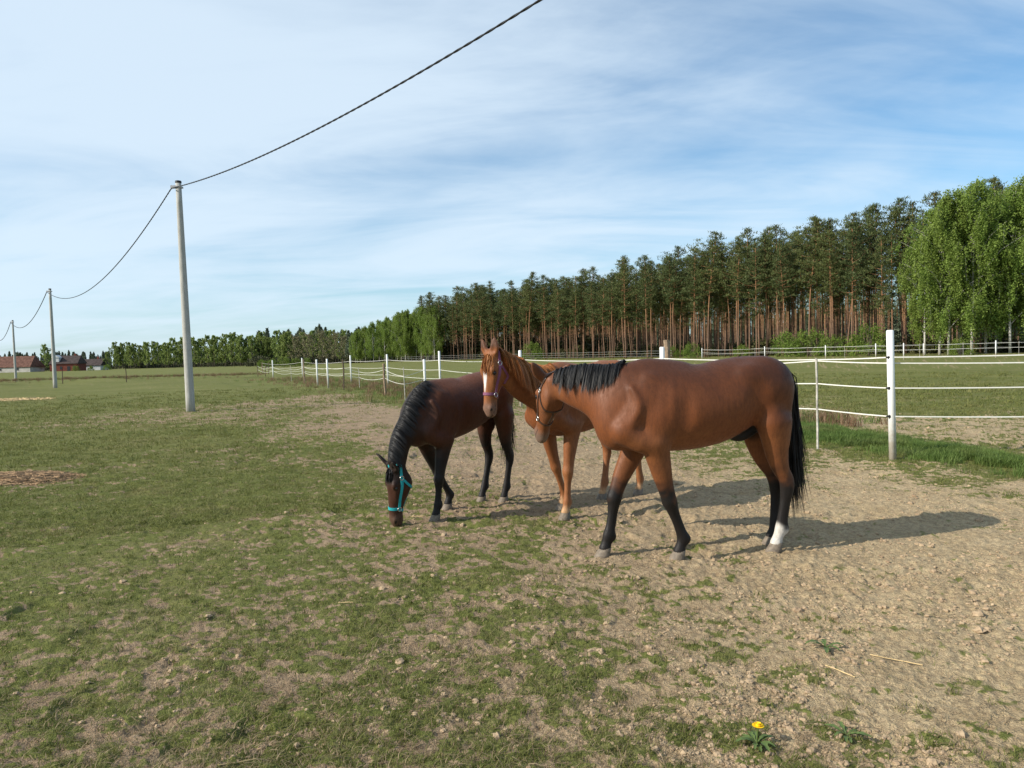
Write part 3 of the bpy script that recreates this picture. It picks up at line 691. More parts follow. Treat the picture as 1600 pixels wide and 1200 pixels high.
def tape(parent, pts, sag=.04, w=.016, mat=M_TAPE, name='tape'):
    """a flat band running from post to post"""
    o = np.array(parent.location); m = MB(); P = []
    for a, b in zip(pts[:-1], pts[1:]):
        n = 8
        for k in range(n): f = k / n; q = a * (1 - f) + b * f; q = q.copy(); q[2] -= sag * np.linalg.norm(b - a) / 5 * 4 * f * (1 - f); P.append(q)
    P.append(pts[-1]); P = np.array(P) - o; t_ = np.gradient(P, axis=0); sd_ = np.stack([-t_[:, 1], t_[:, 0], 0 * t_[:, 0]], 1); sd_ /= np.linalg.norm(sd_, axis=1, keepdims=True) + 1e-9
    up = np.array([0, 0, w / 2]); th = sd_ * .0025; V_ = np.stack([P - up - th, P - up + th, P + up + th, P + up - th], 1).reshape(-1, 3); K = len(P)
    m.add(V_, [(4 * i + a, 4 * i + (a + 1) % 4, 4 * i + 4 + (a + 1) % 4, 4 * i + 4 + a) for i in range(K - 1) for a in range(4)] + [(3, 2, 1, 0), tuple(4 * (K - 1) + a for a in range(4))])
    return m.build(name, mat, parent)
def at_h(p, z): return np.array([p[0], p[1], p[2] + z])
# main white fence, from beside the camera's right to the far field
W1 = gfoot(1395, 716)
fen = empty('electric_fence', W1); tag(fen, 'white post and tape fence with three strands along the sandy paddock', 'fence')
T1 = gpos(1277, 11.7); PM = gpos(1035, 15.0); PN = gpos(813, 23.0); PH = gpos(687.5, 33.6); PF = gfoot(606.5, 603.5); PE = gfoot(549, 598.3); PB = gfoot(473, 590.0); PA = gpos(410, 105)
RR_ = np.array([8.9, 9.5, float(ground_z(np.array([8.9]), np.array([9.5]))[0])])
post(fen, W1, height_px(W1, 517), 'white', (-.03, 0)); post(fen, T1, height_px(T1, 560), 'stick', (-.02, 0)); post(fen, PM, height_px(PM, 543), 'white')
post(fen, gpos(1046, 15.3), height_px(gpos(1046, 15.3), 531), 'wood', (-.06, 0)); post(fen, PN, height_px(PN, 548), 'white'); post(fen, RR_, 1.9, 'white')
for p, v in ((PH, 549), (PF, 554), (PE, 555.5), (PB, 559.6)): post(fen, p, height_px(p, v), 'white', (-.02, 0))
post(fen, PA, 1.6, 'wood')
for z in (1.49, 1.05, .645): tape(fen, [at_h(RR_, z), at_h(W1, z) - np.array([.05, 0.02, 0]), at_h(T1, z - .06 if z > 1.2 else z), at_h(PM, z), at_h(PN, z), at_h(PH, z), at_h(PF, z), at_h(PE, z), at_h(PB, z), at_h(PA, z)], .03)
tape(fen, [at_h(RR_, 1.36), at_h(W1, 1.405) + np.array([-.02, .055, 0]), at_h(T1, 1.41), at_h(PM, 1.3)], .03)
for z in (1.49, 1.05, .645):
    m = MB(); c = np.array([-.055, -.02, z]); m.ell(c, (.022, .022, .024), 8, 6); m.ell(c + np.array([-.03, -.01, 0]), (.026, .014, .014), 8, 6); m.build('insulator', M_BLACK, fen, True)
# inner fence of mixed posts
I0 = gfoot(633, 625); f2 = empty('temporary_fence', I0); tag(f2, 'sagging tape fence on mixed wooden sticks and short white posts', 'fence')
inner = [(gpos(664, 29.5), 562, 'white'), (I0, 574, 'stick'), (gfoot(602, 617.3), 568, 'wood'), (gfoot(562, 608), 574, 'stick'), (gfoot(538, 609.0), 561, 'dark'), (gfoot(513, 606.4), 561, 'white'), (gfoot(496.5, 603.5), 562, 'white'), (gfoot(476, 599), 561, 'wood'), (gfoot(455.5, 596), 571, 'stick'), (gfoot(427, 592), 563, 'white'), (gfoot(403, 588), 570, 'dark')]
for p, v, k in inner: post(f2, p, height_px(p, v), k, (-.03, 0))
for z in (.78, 1.16): tape(f2, [at_h(p, z * (.8 if k == 'stick' else 1)) for p, v, k in inner], .07, .015)
for p in (gfoot(414.5, 587.5), gfoot(419.5, 588)): post(f2, p, 1.35, 'dark', (.1, 0))
# fences across the far paddock
def line_fence(name, label, L, tapes, w, sag=.05, mat=M_TAPE):
    o = empty(name, L[0][0]); tag(o, label, 'fence')
    for p, h, k in L: post(o, p, h, k)
    for z in tapes: tape(o, [at_h(p, z) for p, h, k in L], sag, w, mat)
    return o
FP = [(gfoot(u, v), None, 'white') for u, v in ((1097, 562), (1195, 562.5), (1290, 562), (1368.5, 561), (1412, 562.5), (1556, 559), (1690, 556))]
line_fence('electric_fence', 'white tape fence crossing the middle of the far green paddock', [(p, 1.62, k) for p, h, k in FP], (1.0, 1.45), .017)
FQ = [(gpos(u, d), 1.5, k) for u, d, k in ((1100, 104, 'dark'), (1180, 100, 'stick'), (1262, 96, 'dark'), (1320, 93, 'stick'), (1443, 88, 'white'), (1437, 86.5, 'stick'), (1505, 84, 'stick'), (1592, 82, 'stick'), (1680, 80, 'white'))]
line_fence('electric_fence', 'thin tape fence running close to the birches below the wood', FQ, (.8, 1.35), .015)
FW = [(gpos(u, d), 1.45, 'dark') for u, d in zip(np.linspace(628, 1050, 14), np.linspace(165, 112, 14))]
line_fence('wire_fence', 'dark wooden post and wire fence at the foot of the pine wood', FW, (.6, 1.0, 1.38), .018, .04, M_WIRE)
for u, v, t_, lab in ((98, 599, 579, 'thin dark post on the grassy bank beside the second concrete pole'), (197.5, 597.5, 576, 'thin dark post alone on the grassy bank of the field edge')):
    b = gfoot(u, v); o = empty('fence_post', b); tag(o, lab, 'post', 'posts on the field bank'); post(o, b, height_px(b, t_), 'dark').name = 'shaft'

# ------------------------------------------------------------------ concrete poles and the cable
t = NT('pole_concrete'); f = t.noise(5, 6, .65, t.coord('Object', (3, 3, .6))); f2_ = t.noise(60, 3, .6, t.coord('Object'))
t.bump(f2_, .4, .006); M_CONC = t.set(t.mix(t.maprange(f2_, .35, .6, .3, 0), t.ramp(f, [(.3, (.34, .33, .30)), (.7, (.50, .485, .45))]), (.2, .2, .18)), .9, .15)
M_STEEL = simple('galvanised_steel', (.35, .35, .36), .5, .4, .2, 20)
def pole(base, h, label, lean=0.0):
    o = empty('utility_pole', base); tag(o, label, 'pole', 'concrete poles carrying the cable'); m = MB(); Z = np.linspace(-.2, h, 12); m.tube([(lean * z / h, 0, z) for z in Z], list(np.linspace(.150, .092, 12)), 18); m.build('shaft', M_CONC, o, True)
    m = MB(); m.lathe([(.10, h - .02), (.104, h + .0), (.10, h + .05), (.05, h + .065)], 16, (lean, 0, 0)); m.build('cap', M_BLACK, o, True)
    m = MB(); m.box((lean - .16, -.05, h - .16), (.16, .06, .10)); m.box((lean, 0, h - .16), (.23, .23, .05)); m.tube([(lean - .22, -.05, h - .10), (lean - .22, -.05, h - .24)], .02, 8); m.build('bracket', M_STEEL, o)
    return np.array([base[0] + lean - .22, base[1] - .05, base[2] + h - .2])
B1 = gfoot(298, 642); B2 = gpos(85, 58.0); B3 = gpos(24, 90.5); st = B3 - B2
A1 = pole(B1, height_px(B1, 285), 'tall tapered concrete pole standing alone in the grazed paddock', -.10)
A2 = pole(B2, height_px(B2, 452), 'concrete pole at the grassy bank beside the thin dark post', -.06)
A3 = pole(B3, height_px(B3, 501), 'small distant concrete pole in front of the long barn', -.05)
A0 = A1 + (A1 - A2) * 1.0; A0[2] = A1[2]; A4 = A3 + st
def span(a, b, sag, r_, label, twist=True, n=420):
    f = np.linspace(0, 1, n); P = a[None] * (1 - f[:, None]) + b[None] * f[:, None]; P[:, 2] -= 4 * sag * f * (1 - f); m = MB(); L = np.linalg.norm(b - a); d = unit_(b - a); s_ = unit_(np.cross(d, [0, 0, 1])); u_ = np.cross(s_, d)
    if twist:
        for ph in (0, math.pi): an = f * L / .55 * 2 * math.pi + ph; m.tube(list(P + r_ * .36 * (np.cos(an)[:, None] * s_ + np.sin(an)[:, None] * u_)), r_ * .82, 6)
    else: m.tube(list(P), r_, 6)
    o = m.build('power_cable', M_BLACK, None, True); tag(o, label, 'cable', 'black cable spans from pole to pole'); return o
span(A1, A0, 1.43, .0165, 'twisted black cable sweeping overhead from the tall near pole', True, 900)
span(A1, A2, 1.75, .019, 'black cable sagging from the tall pole to the bank pole', True, 700)
span(A2, A3, 1.55, .03, 'black cable sagging from the bank pole to the distant small pole', False, 60)
span(A3, A4, 1.5, .035, 'black cable running beyond the distant small pole', False, 60)

# ------------------------------------------------------------------ the farm across the field
M_TILE = simple('old_roof_tiles', (.125, .066, .05), .9, .1, .45, 1.2); M_DTILE = simple('dark_roof', (.07, .054, .05), .9, .1, .35, 1.0)
M_LIME = simple('limewash', (.42, .40, .36), .9, .1, .2, .6); M_BRICK = simple('red_brick', (.20, .066, .048), .9, .1, .25, 1.5); M_PANE = NT('dark_window').set((.03, .03, .035), .2, .5); M_PALE = simple('pale_render', (.60, .60, .60), .9, .1, .12, .6)
def house(name, label, c, L, W, hw, hr, rz, wall, roof, wins, hip=0.0, chim=(), over=.35):
    z = float(ground_base(c[0], c[1])) - .3; o = empty(name, (c[0], c[1], z), rz); tag(o, label, 'building'); m = MB(); x, y = L / 2, W / 2
    m.add([(-x, -y, 0), (x, -y, 0), (x, y, 0), (-x, y, 0), (-x, -y, hw), (x, -y, hw), (x, y, hw), (-x, y, hw), (-x + hip * .98, 0, hw + hr * .97), (x - hip * .98, 0, hw + hr * .97)], [(0, 1, 5, 4), (1, 2, 6, 9, 5), (2, 3, 7, 6), (3, 0, 4, 8, 7), (0, 3, 2, 1)]); m.build('wall', wall, o)
    m = MB(); X, Y = x + over, y + over; t_ = .18; e = hw - hr * over / y
    a = [(-X, -Y, e), (X, -Y, e), (X, Y, e), (-X, Y, e), (-X + hip, 0, hw + hr), (X - hip, 0, hw + hr)]; b = [(p[0], p[1], p[2] + t_) for p in a]
    m.add(a + b, [(6, 7, 11, 10), (8, 9, 10, 11), (7, 8, 11), (9, 6, 10), (0, 4, 5, 1), (2, 5, 4, 3), (0, 1, 7, 6), (2, 3, 9, 8), (1, 2, 8, 7), (3, 0, 6, 9), (0, 3, 4), (1, 5, 2)]); rf = m.build('roof', roof, o)
    for cx, ch in chim: m = MB(); m.box((cx, .2, hw + hr + ch / 2 - .4), (.7, .7, ch + .8)); m.build('chimney', M_BRICK, rf)
    for wx, wz, ww, wh in wins: m = MB(); m.box((wx, -y - .02, wz), (ww, .1, wh)); wo = m.build('window' if wh < 2 else 'door', M_PANE, o); m = MB(); m.box((wx, -y - .06, wz - wh / 2 - .06), (ww + .2, .12, .12)); m.build('sill', wall, wo)
    return o
c = depth_px(-8, 580, 318)
house('barn', 'long low limewashed barn with an old red tiled roof across the field', c, 38, 9, 2.7, 4.3, R(-3), M_LIME, M_TILE, [(-13, 1.5, .8, .8), (-6, 1.5, .8, .8), (2, 1.3, 1.0, 2.1), (6, 1.5, .8, .8), (13.5, 1.7, 1.0, 1.0)], 1.2)
c = depth_px(107, 580, 322)
hs_ = house('farmhouse', 'red brick farmhouse with dark roof and pale dormer across the field', c, 11, 9, 3.6, 3.2, R(8), M_BRICK, M_DTILE, [(-3.5, 1.7, .9, 1.3), (-1, 1.7, .9, 1.3), (2, 1.25, 1.1, 2.2), (4.2, 1.7, .9, 1.3)], .4, ((3, 1.0),))
m = MB(); m.box((-3.2, -2.9, 5.2), (2.6, 2.6, 1.9)); m.add([(-4.8, -4.4, 6.15), (-1.6, -4.4, 6.15), (-1.6, -1.4, 6.15), (-4.8, -1.4, 6.15), (-3.2, -4.4, 7.3), (-3.2, -.6, 7.3)], [(0, 1, 4), (1, 2, 5, 4), (3, 0, 4, 5), (0, 3, 2, 1), (2, 3, 5)]); m.build('dormer', M_PALE, hs_)
c = depth_px(145, 579, 335)
house('outbuilding', 'pale low outbuilding with dark roof beside the red farmhouse', c, 10.5, 8, 2.6, 2.6, R(4), M_PALE, M_DTILE, [(-3, 1.5, .9, .9), (1.5, 1.5, .9, .9)], .2, ((2.5, 1.2),))
c = depth_px(120, 580, 312); 
for dx, s_ in ((0, 1.0), (30, .9), (62, 1.1)):
    p = depth_px(118 + dx * .8, 580, 308); plant('shrub', bushes[int(dx) % 3], p[0], p[1], s_, dx, 'dark low bush in front of the farm buildings', 'shrub', 'bushes before the farm', ('stem', 'foliage'))

# ------------------------------------------------------------------ horses
def unit(a): a = np.asarray(a, float); return a / (np.linalg.norm(a) + 1e-12)
def catmull(P, n):
    """resample rows of P (any columns) with a Catmull-Rom spline, n steps per span"""
    P = np.asarray(P, float); E_ = np.vstack([2 * P[0] - P[1], P, 2 * P[-1] - P[-2]]); out = []
    for i in range(1, len(E_) - 2):
        for k in range(n):
            t = k / n
            out.append(.5 * (2 * E_[i] + (E_[i + 1] - E_[i - 1]) * t + (2 * E_[i - 1] - 5 * E_[i] + 4 * E_[i + 1] - E_[i + 2]) * t * t + (3 * E_[i] - E_[i - 1] - 3 * E_[i + 1] + E_[i + 2]) * t ** 3))
    out.append(P[-1]); return np.array(out)
class Flesh:
    """a body as one smooth union of tapered elliptic tubes and ellipsoids, polygonised into one skin"""
    def __init__(s, vox): s.vox = vox; s.pr = []
    def tube(s, nodes, k=.04, side=(0, 1, 0), sub=3, neg=False):
        """nodes: x y z half_lateral half_other"""
        s.pr.append(('t', catmull(nodes, sub), unit(side), k, neg))
    def ell(s, c, r, k=.04, M=None, neg=False):
        s.pr.append(('e', np.asarray(c, float), np.asarray(r, float), np.eye(3) if M is None else np.asarray(M, float), k, neg))
    def build(s):
        lo = np.full(3, 9.); hi = -lo
        for p in s.pr:
            if p[0] == 't': m = p[1][:, 3:5].max(1)[:, None]; lo = np.minimum(lo, (p[1][:, :3] - m).min(0)); hi = np.maximum(hi, (p[1][:, :3] + m).max(0))
            else: lo = np.minimum(lo, p[1] - p[2].max()); hi = np.maximum(hi, p[1] + p[2].max())
        s.lo = lo - .06; n = np.ceil((hi + .06 - s.lo) / s.vox).astype(int) + 1
        D = np.full(n, .5, np.float32); s.n = n
        ax = [s.lo[i] + s.vox * np.arange(n[i]) for i in range(3)]
        def block(a, b):
            i0 = np.clip(((a - s.lo) / s.vox).astype(int), 0, n - 1); i1 = np.clip(((b - s.lo) / s.vox).astype(int) + 2, 1, n)
            sl_ = tuple(slice(i0[i], i1[i]) for i in range(3))
            g = np.meshgrid(*[ax[i][sl_[i]] for i in range(3)], indexing='ij'); return sl_, np.stack(g, -1)
        for p in s.pr:
            k, neg = p[-2], p[-1]; mg = k + .03
            if p[0] == 't':
                Nn = p[1]; m = Nn[:, 3:5].max()
                sl_, X = block(Nn[:, :3].min(0) - m - mg, Nn[:, :3].max(0) + m + mg); d = np.full(X.shape[:3], 9.)
                for i in range(len(Nn) - 1):
                    a, b = Nn[i, :3], Nn[i + 1, :3]; mm = max(Nn[i, 3:5].max(), Nn[i + 1, 3:5].max()) + mg
                    j0 = np.clip(((np.minimum(a, b) - mm - X[0, 0, 0]) / s.vox).astype(int), 0, None); j1 = ((np.maximum(a, b) + mm - X[0, 0, 0]) / s.vox).astype(int) + 2
                    q = tuple(slice(j0[c], j1[c]) for c in range(3)); Y = X[q]
                    if Y.size == 0: continue
                    ab = b - a; L2 = ab @ ab + 1e-12; A = unit(ab); S = p[2] - A * (p[2] @ A)
                    if np.linalg.norm(S) < .05: S = np.cross(A, [1., 0, 0.1])
                    S = unit(S); W = np.cross(A, S)
                    t_ = np.clip(((Y - a) @ ab) / L2, 0, 1); v = Y - a - t_[..., None] * ab
                    ra = Nn[i, 3] + t_ * (Nn[i + 1, 3] - Nn[i, 3]); rb = Nn[i, 4] + t_ * (Nn[i + 1, 4] - Nn[i, 4]); rm = np.minimum(ra, rb)
                    e = (v @ S, v @ W, v @ A); k0 = np.sqrt((e[0] / ra) ** 2 + (e[1] / rb) ** 2 + (e[2] / rm) ** 2); k1 = np.sqrt((e[0] / ra ** 2) ** 2 + (e[1] / rb ** 2) ** 2 + (e[2] / rm ** 2) ** 2)
                    dd = np.where(k1 > 1e-6, k0 * (k0 - 1) / np.maximum(k1, 1e-6), -rm)
                    d[q] = np.minimum(d[q], dd)
            else:
                c, r_, M = p[1], p[2], p[3]
                sl_, X = block(c - r_.max() - mg, c + r_.max() + mg); e = (X - c) @ M.T
                k0 = np.sqrt(((e / r_) ** 2).sum(-1)); k1 = np.sqrt(((e / r_ ** 2) ** 2).sum(-1)); d = np.where(k1 > 1e-6, k0 * (k0 - 1) / np.maximum(k1, 1e-6), -r_.min())
            cur = D[sl_]
            if neg: h = np.clip(.5 - .5 * (cur + d) / k, 0, 1); D[sl_] = cur * (1 - h) - d * h + k * h * (1 - h)
            else: h = np.clip(.5 + .5 * (cur - d) / k, 0, 1); D[sl_] = cur * (1 - h) + d * h - k * h * (1 - h)
        # soften the blend seams a little
        for _ in range(2):
            for axn in range(3):
                E_ = D.copy(); a = [slice(None)] * 3; b = [slice(None)] * 3; c = [slice(None)] * 3
                a[axn] = slice(1, -1); b[axn] = slice(0, -2); c[axn] = slice(2, None)
                D[tuple(a)] = .5 * E_[tuple(a)] + .25 * (E_[tuple(b)] + E_[tuple(c)])
        s.D = D
    def sample(s, P):
        q = (np.asarray(P) - s.lo) / s.vox; q = np.clip(q, 0.001, np.array(s.n) - 1.002); i = q.astype(int); f = q - i; r = 0
        for a in (0, 1):
            for b in (0, 1):
                for c in (0, 1):
                    w_ = (f[..., 0] if a else 1 - f[..., 0]) * (f[..., 1] if b else 1 - f[..., 1]) * (f[..., 2] if c else 1 - f[..., 2])
                    r = r + w_ * s.D[i[..., 0] + a, i[..., 1] + b, i[..., 2] + c]
        return r
    def grad(s, P):
        h = s.vox; P = np.asarray(P, float); g = np.stack([s.sample(P + h * np.eye(3)[i]) - s.sample(P - h * np.eye(3)[i]) for i in range(3)], -1)
        return g / (np.linalg.norm(g, axis=-1, keepdims=True) + 1e-9)
    def onto(s, P, off=0.0, it=6):
        P = np.array(P, float)
        for _ in range(it): P = P - s.grad(P) * (s.sample(P) - off)[..., None] * .8
        return P
    def nets(s):
        """surface nets"""
        D = s.D; ins = D < 0
        cell = np.zeros(tuple(np.array(D.shape) - 1), np.int8)
        for a in (0, 1):
            for b in (0, 1):
                for c in (0, 1): cell += ins[a:D.shape[0] - 1 + a, b:D.shape[1] - 1 + b, c:D.shape[2] - 1 + c]
        act = (cell > 0) & (cell < 8); idx = np.full(act.shape, -1, np.int64); I = np.argwhere(act); idx[act] = np.arange(len(I))
        acc = np.zeros((len(I), 3)); cnt = np.zeros(len(I)); cs = [(a, b, c) for a in (0, 1) for b in (0, 1) for c in (0, 1)]
        for p in cs:
            for ax_ in range(3):
                if p[ax_]: continue
                q = list(p); q[ax_] = 1
                d0 = D[I[:, 0] + p[0], I[:, 1] + p[1], I[:, 2] + p[2]]; d1 = D[I[:, 0] + q[0], I[:, 1] + q[1], I[:, 2] + q[2]]
                m = (d0 < 0) != (d1 < 0); t_ = np.where(m, d0 / np.where(m, d0 - d1, 1), 0); pt = np.tile(np.array(p, float), (len(I), 1)); pt[:, ax_] += t_
                acc += pt * m[:, None]; cnt += m
        Vv = s.lo + s.vox * (I + acc / cnt[:, None]); Fq = []
        for ax_ in range(3):
            b, c = (ax_ + 1) % 3, (ax_ + 2) % 3
            s0 = [slice(None)] * 3; s1 = [slice(None)] * 3
            s0[ax_] = slice(0, -1); s1[ax_] = slice(1, None)
            ch = ins[tuple(s0)] != ins[tuple(s1)]; E_ = np.argwhere(ch); E_ = E_[(E_[:, b] > 0) & (E_[:, c] > 0) & (E_[:, b] < D.shape[b] - 1) & (E_[:, c] < D.shape[c] - 1)]
            def at(db, dc):
                J = E_.copy(); J[:, b] -= db; J[:, c] -= dc; return idx[J[:, 0], J[:, 1], J[:, 2]]
            q = np.stack([at(1, 1), at(0, 1), at(0, 0), at(1, 0)], 1); fl = ~ins[E_[:, 0], E_[:, 1], E_[:, 2]]
            q[fl] = q[fl][:, ::-1]; Fq.append(q)
        Fq = np.vstack(Fq); Fq = Fq[(Fq >= 0).all(1)]
        return Vv, Fq

def coat_material(name, rough=.42):
    t = NT(name); a = t.n('ShaderNodeAttribute', attribute_name='coat'); w = t.coord('Object', (9, 9, 3)); f = t.noise(6, 5, .6, w)
    w2 = t.coord('Object', (50, 90, 22)); f2 = t.noise(3, 4, .65, w2)
    c = t.mix(t.maprange(f, .35, .7, .0, .42), a.outputs['Color'], t.mix(.6, a.outputs['Color'], (.02, .01, .006)))
    c = t.mix(t.maprange(f2, .4, .7, 0, .38), c, t.mix(.5, c, (.01, .006, .004)))
    t.bump(f2, .35, .005)
    return t.set(c, t.maprange(f, .3, .7, rough, rough + .15), .26, Sheen_Weight=.03, Sheen_Roughness=.4)
def hair_material(name, c1, c2):
    t = NT(name); g = t.n('ShaderNodeAttribute', attribute_name='tone'); c = t.mix(g.outputs['Fac'], c1, c2)
    return t.set(c, .5, .28)
M_HOOF = simple('hoof_horn', (.17, .135, .10), .6, .3, .35, 40, bump=.2)
M_EYE = NT('horse_eye').set((.012, .008, .006), .06, .6)
M_METAL = NT('buckle_metal').set((.55, .53, .5), .3, .5, Metallic=1.0)
def strap_material(name, c, rough=.6): return simple(name, c, rough, .3, .15, 90, bump=.15)

def ribbons(name, paths, widths, mat, parent, tone, normals=None):
    """paths: strands x steps x 3 -> thin tapering ribbons in one mesh"""
    N, K, _ = paths.shape; tan = np.gradient(paths, axis=1); tan /= np.linalg.norm(tan, axis=2, keepdims=True) + 1e-9
    if normals is None: normals = rng.normal(size=(N, 1, 3)) * np.ones((1, K, 1))
    side = np.cross(tan, normals); side /= np.linalg.norm(side, axis=2, keepdims=True) + 1e-9
    tp = np.linspace(1, 0, K) ** .6 * .95 + .05; wv = widths[:, None, None] * tp[None, :, None] * .5
    Vv = np.stack([paths - side * wv, paths + side * wv], 2).reshape(-1, 3)
    b = (np.arange(N)[:, None] * K + np.arange(K - 1)[None, :]) * 2
    Fq = np.stack([b, b + 1, b + 3, b + 2], -1).reshape(-1, 4)
    me = fast_mesh(name, Vv, Fq, None, mat, True); vfloat(me, 'tone', np.repeat(tone, K * 2)); return link(name, me, parent)

def grow_hair(fl, roots, d0, length, K, drop, off=.008, jitter=.25, down=(0, 0, -1.0)):
    """strands leave their roots along d0, fall under their weight and lie on the skin"""
    P = roots + 0.; d = d0 / (np.linalg.norm(d0, axis=1, keepdims=True) + 1e-9); out = [P.copy()]; st = (length / (K - 1))[:, None]
    jit = rng.normal(0, jitter, d.shape); offs = off + np.abs(rng.normal(0, .006, len(P)))
    for k in range(K - 1):
        d = d + drop * (np.array(down) - d) + jit * .12; d /= np.linalg.norm(d, axis=1, keepdims=True)
        P = P + d * st
        for _ in range(2):
            sdv = fl.sample(P); m = sdv < offs
            if m.any(): P[m] += fl.grad(P[m]) * (offs[m] - sdv[m])[:, None]
        out.append(P.copy())
    return np.stack(out, 1)

FORE = ((.93, .088, .112), (.82, .070, .098), (.69, .060, .081), (.60, .053, .068), (.52, .051, .061), (.455, .051, .058), (.40, .042, .049), (.335, .031, .040),
        (.24, .031, .040), (.165, .041, .050), (.11, .036, .042), (.06, .047, .050))
HIND = ((1.04, -.315, .105, .140), (.92, -.325, .088, .118), (.80, -.342, .066, .098), (.69, -.372, .051, .077), (.60, -.412, .042, .056), (.53, -.440, .046, .060), (.46, -.437, .041, .052), (.40, -.428, .033, .044),
        (.28, -.410, .033, .044), (.18, -.398, .042, .052), (.115, -.372, .036, .042), (.06, -.352, .047, .050))

def make_horse(spec):
    """spec in the horse's own frame: x forward, y left, z up; its own origin near the girth on the ground"""
    sc = spec.get('size', 1.0)
    root = empty('horse', spec['loc'], spec['rz']); root.scale = (sc, sc, sc)
    tag(root, spec['label'], 'horse')
    fl = Flesh(spec.get('vox', .0095))
    # barrel, croup, chest
    T = [(-.39, 1.485, 1.13, .15), (-.32, 1.552, 1.09, .235), (-.16, 1.575, 1.03, .260), (.03, 1.555, .905, .275), (.19, 1.525, .842, .29), (.37, 1.520, .815, .30),
         (.55, 1.540, .812, .285), (.72, 1.545, .81, .235), (.86, 1.48, .835, .19), (.97, 1.38, .90, .14)]
    dz = spec.get('fore_drop', 0.0); ln_ = spec.get('lean', 0.0)
    T = [(x, a_, b_ + (ln_ if x < .9 else ln_ * .5), w_) for x, a_, b_, w_ in T]
    def drop(x): return dz * float(sstep(.1, .8, x))
    fl.tube([(x, 0, (a + b) / 2 - drop(x), w_, (a - b) / 2) for x, a, b, w_ in T], .05)
    fl.tube([(.42, 0, 1.46 - drop(.42), .07, .07), (.62, 0, 1.495 - drop(.62), .06, .06), (.76, 0, 1.49 - drop(.76), .05, .06), (.9, 0, 1.44 - drop(.9), .05, .06)], .09)   # withers
    fl.ell((.96, 0, 1.03 - dz), (.14, .15, .16), .08)
    fl.ell((.97, 0, 1.14 - dz), (.125, .12, .15), .08)
    for s in (-1, 1):
        fl.ell((-.255, s * .115, 1.33), (.218, .15, .235), .06)                                        # haunch
        fl.tube([(-.335, s * .095, 1.40, .085, .105), (-.378, s * .105, 1.24, .092, .102), (-.375, s * .125, 1.06, .082, .102), (-.355, s * .135, .90, .07, .09)], .07)  # hamstring
        fl.ell((-.08, s * .20, 1.44), (.08, .035, .045), .10)                                       # point of hip
        fl.ell((-.275, s * .16, 1.07), (.105, .10, .17), .05)                                         # thigh over the stifle
        fl.ell((-.115, s * .30, 1.20), (.07, .035, .13), .07, neg=True)                                 # hollow of the flank
        fl.ell((.50, s * .305, 1.17 - dz * .5), (.045, .022, .20), .06, neg=True)                         # behind the shoulder
        fl.tube([(.70, s * .155, 1.40 - dz, .04, .085), (.80, s * .175, 1.22 - dz, .05, .095), (.94, s * .155, 1.03 - dz, .07, .09)], .05)   # shoulder blade
        fl.tube([(.95, s * .145, 1.02 - dz, .07, .085), (.82, s * .175, .95 - dz, .075, .09), (.70, s * .175, .92 - dz, .07, .085)], .05)
        fl.ell((.68, s * .19, 1.06 - dz), (.11, .07, .15), .06)                                       # triceps
        fl.tube([(.89, s * .185, 1.36 - dz, .012, .012), (.845, s * .222, 1.22 - dz, .018, .018), (.90, s * .210, 1.09 - dz, .020, .020)], .05)   # ridge of the blade
    legs = []
    for key, s in (('LF', 1), ('RF', -1)):
        hx, hy = spec[key][:2]; kb = spec[key][2] if len(spec[key]) > 2 else 0.0; nodes = []
        for z, rl, rf in FORE:
            f = np.clip((.93 - z) / (.93 - .165), 0, 1); x = .70 * (1 - f) + (hx - .052) * f + .022 * math.sin(math.pi * f) + kb * math.sin(math.pi * min(1, f * 1.0)) ** 2
            if z < .165: x = hx - .052 + (.165 - z) / .105 * .034
            y = s * .17 * (1 - f) + hy * f; zz_ = z - dz * (1 - f)
            nodes.append((x, y, zz_, rl, rf))
        fl.tube(nodes, .03); legs.append(np.array(nodes)[:, :3])
        kx = nodes[5]; fl.ell((kx[0] + .018, kx[1], kx[2] + .012), (.042, .045, .05), .03)              # knee
        fx = nodes[9]; fl.ell((fx[0] - .038, fx[1], fx[2] - .012), (.026, .024, .034), .03)             # ergot tuft
        fl.tube([(nodes[6][0] - .034, nodes[6][1], nodes[6][2], .014, .013), (nodes[8][0] - .036, nodes[8][1], nodes[8][2], .014, .013)], .012)  # tendon
    for key, s in (('LH', 1), ('RH', -1)):
        hx, hy = spec[key][:2]; nodes = []; dx = hx + .335
        for z, x0, rl, rf in HIND:
            f = np.clip((1.02 - z) / .9, 0, 1) ** 1.05; nodes.append((x0 + dx * f, s * .155 * (1 - f) + hy * f, z, rl, rf))
        fl.tube(nodes, .035); legs.append(np.array(nodes)[:, :3])
        h = nodes[4]; fl.tube([(h[0] - .012, h[1], h[2] + .06, .018, .02), (h[0] - .052, h[1], h[2] + .0, .024, .024), (h[0] - .05, h[1], h[2] - .06, .02, .02), (h[0] - .035, h[1], h[2] - .15, .016, .016)], .03)  # point of hock
        fx = nodes[9]; fl.ell((fx[0] - .040, fx[1], fx[2] - .012), (.024, .024, .034), .03)
        fl.tube([(nodes[7][0] - .034, nodes[7][1], nodes[7][2], .014, .013), (nodes[8][0] - .036, nodes[8][1], nodes[8][2], .014, .013)], .012)
    # neck and head
    NK = np.array(spec['neck'], float)          # x y z half_lateral half_depth
    fl.tube(NK, .07, side=spec.get('neck_side', (0, 1, 0)), sub=4)
    P0 = np.array(spec['poll'], float); hd = unit(spec['head_dir']); hn = np.array(spec['face'], float); hn = unit(hn - hd * (hn @ hd)); hs = np.cross(hn, hd)  # hs: the horse's own left
    if hs @ np.array(spec['head_left']) < 0: hs = -hs
    hl = spec.get('head_size', 1.0)
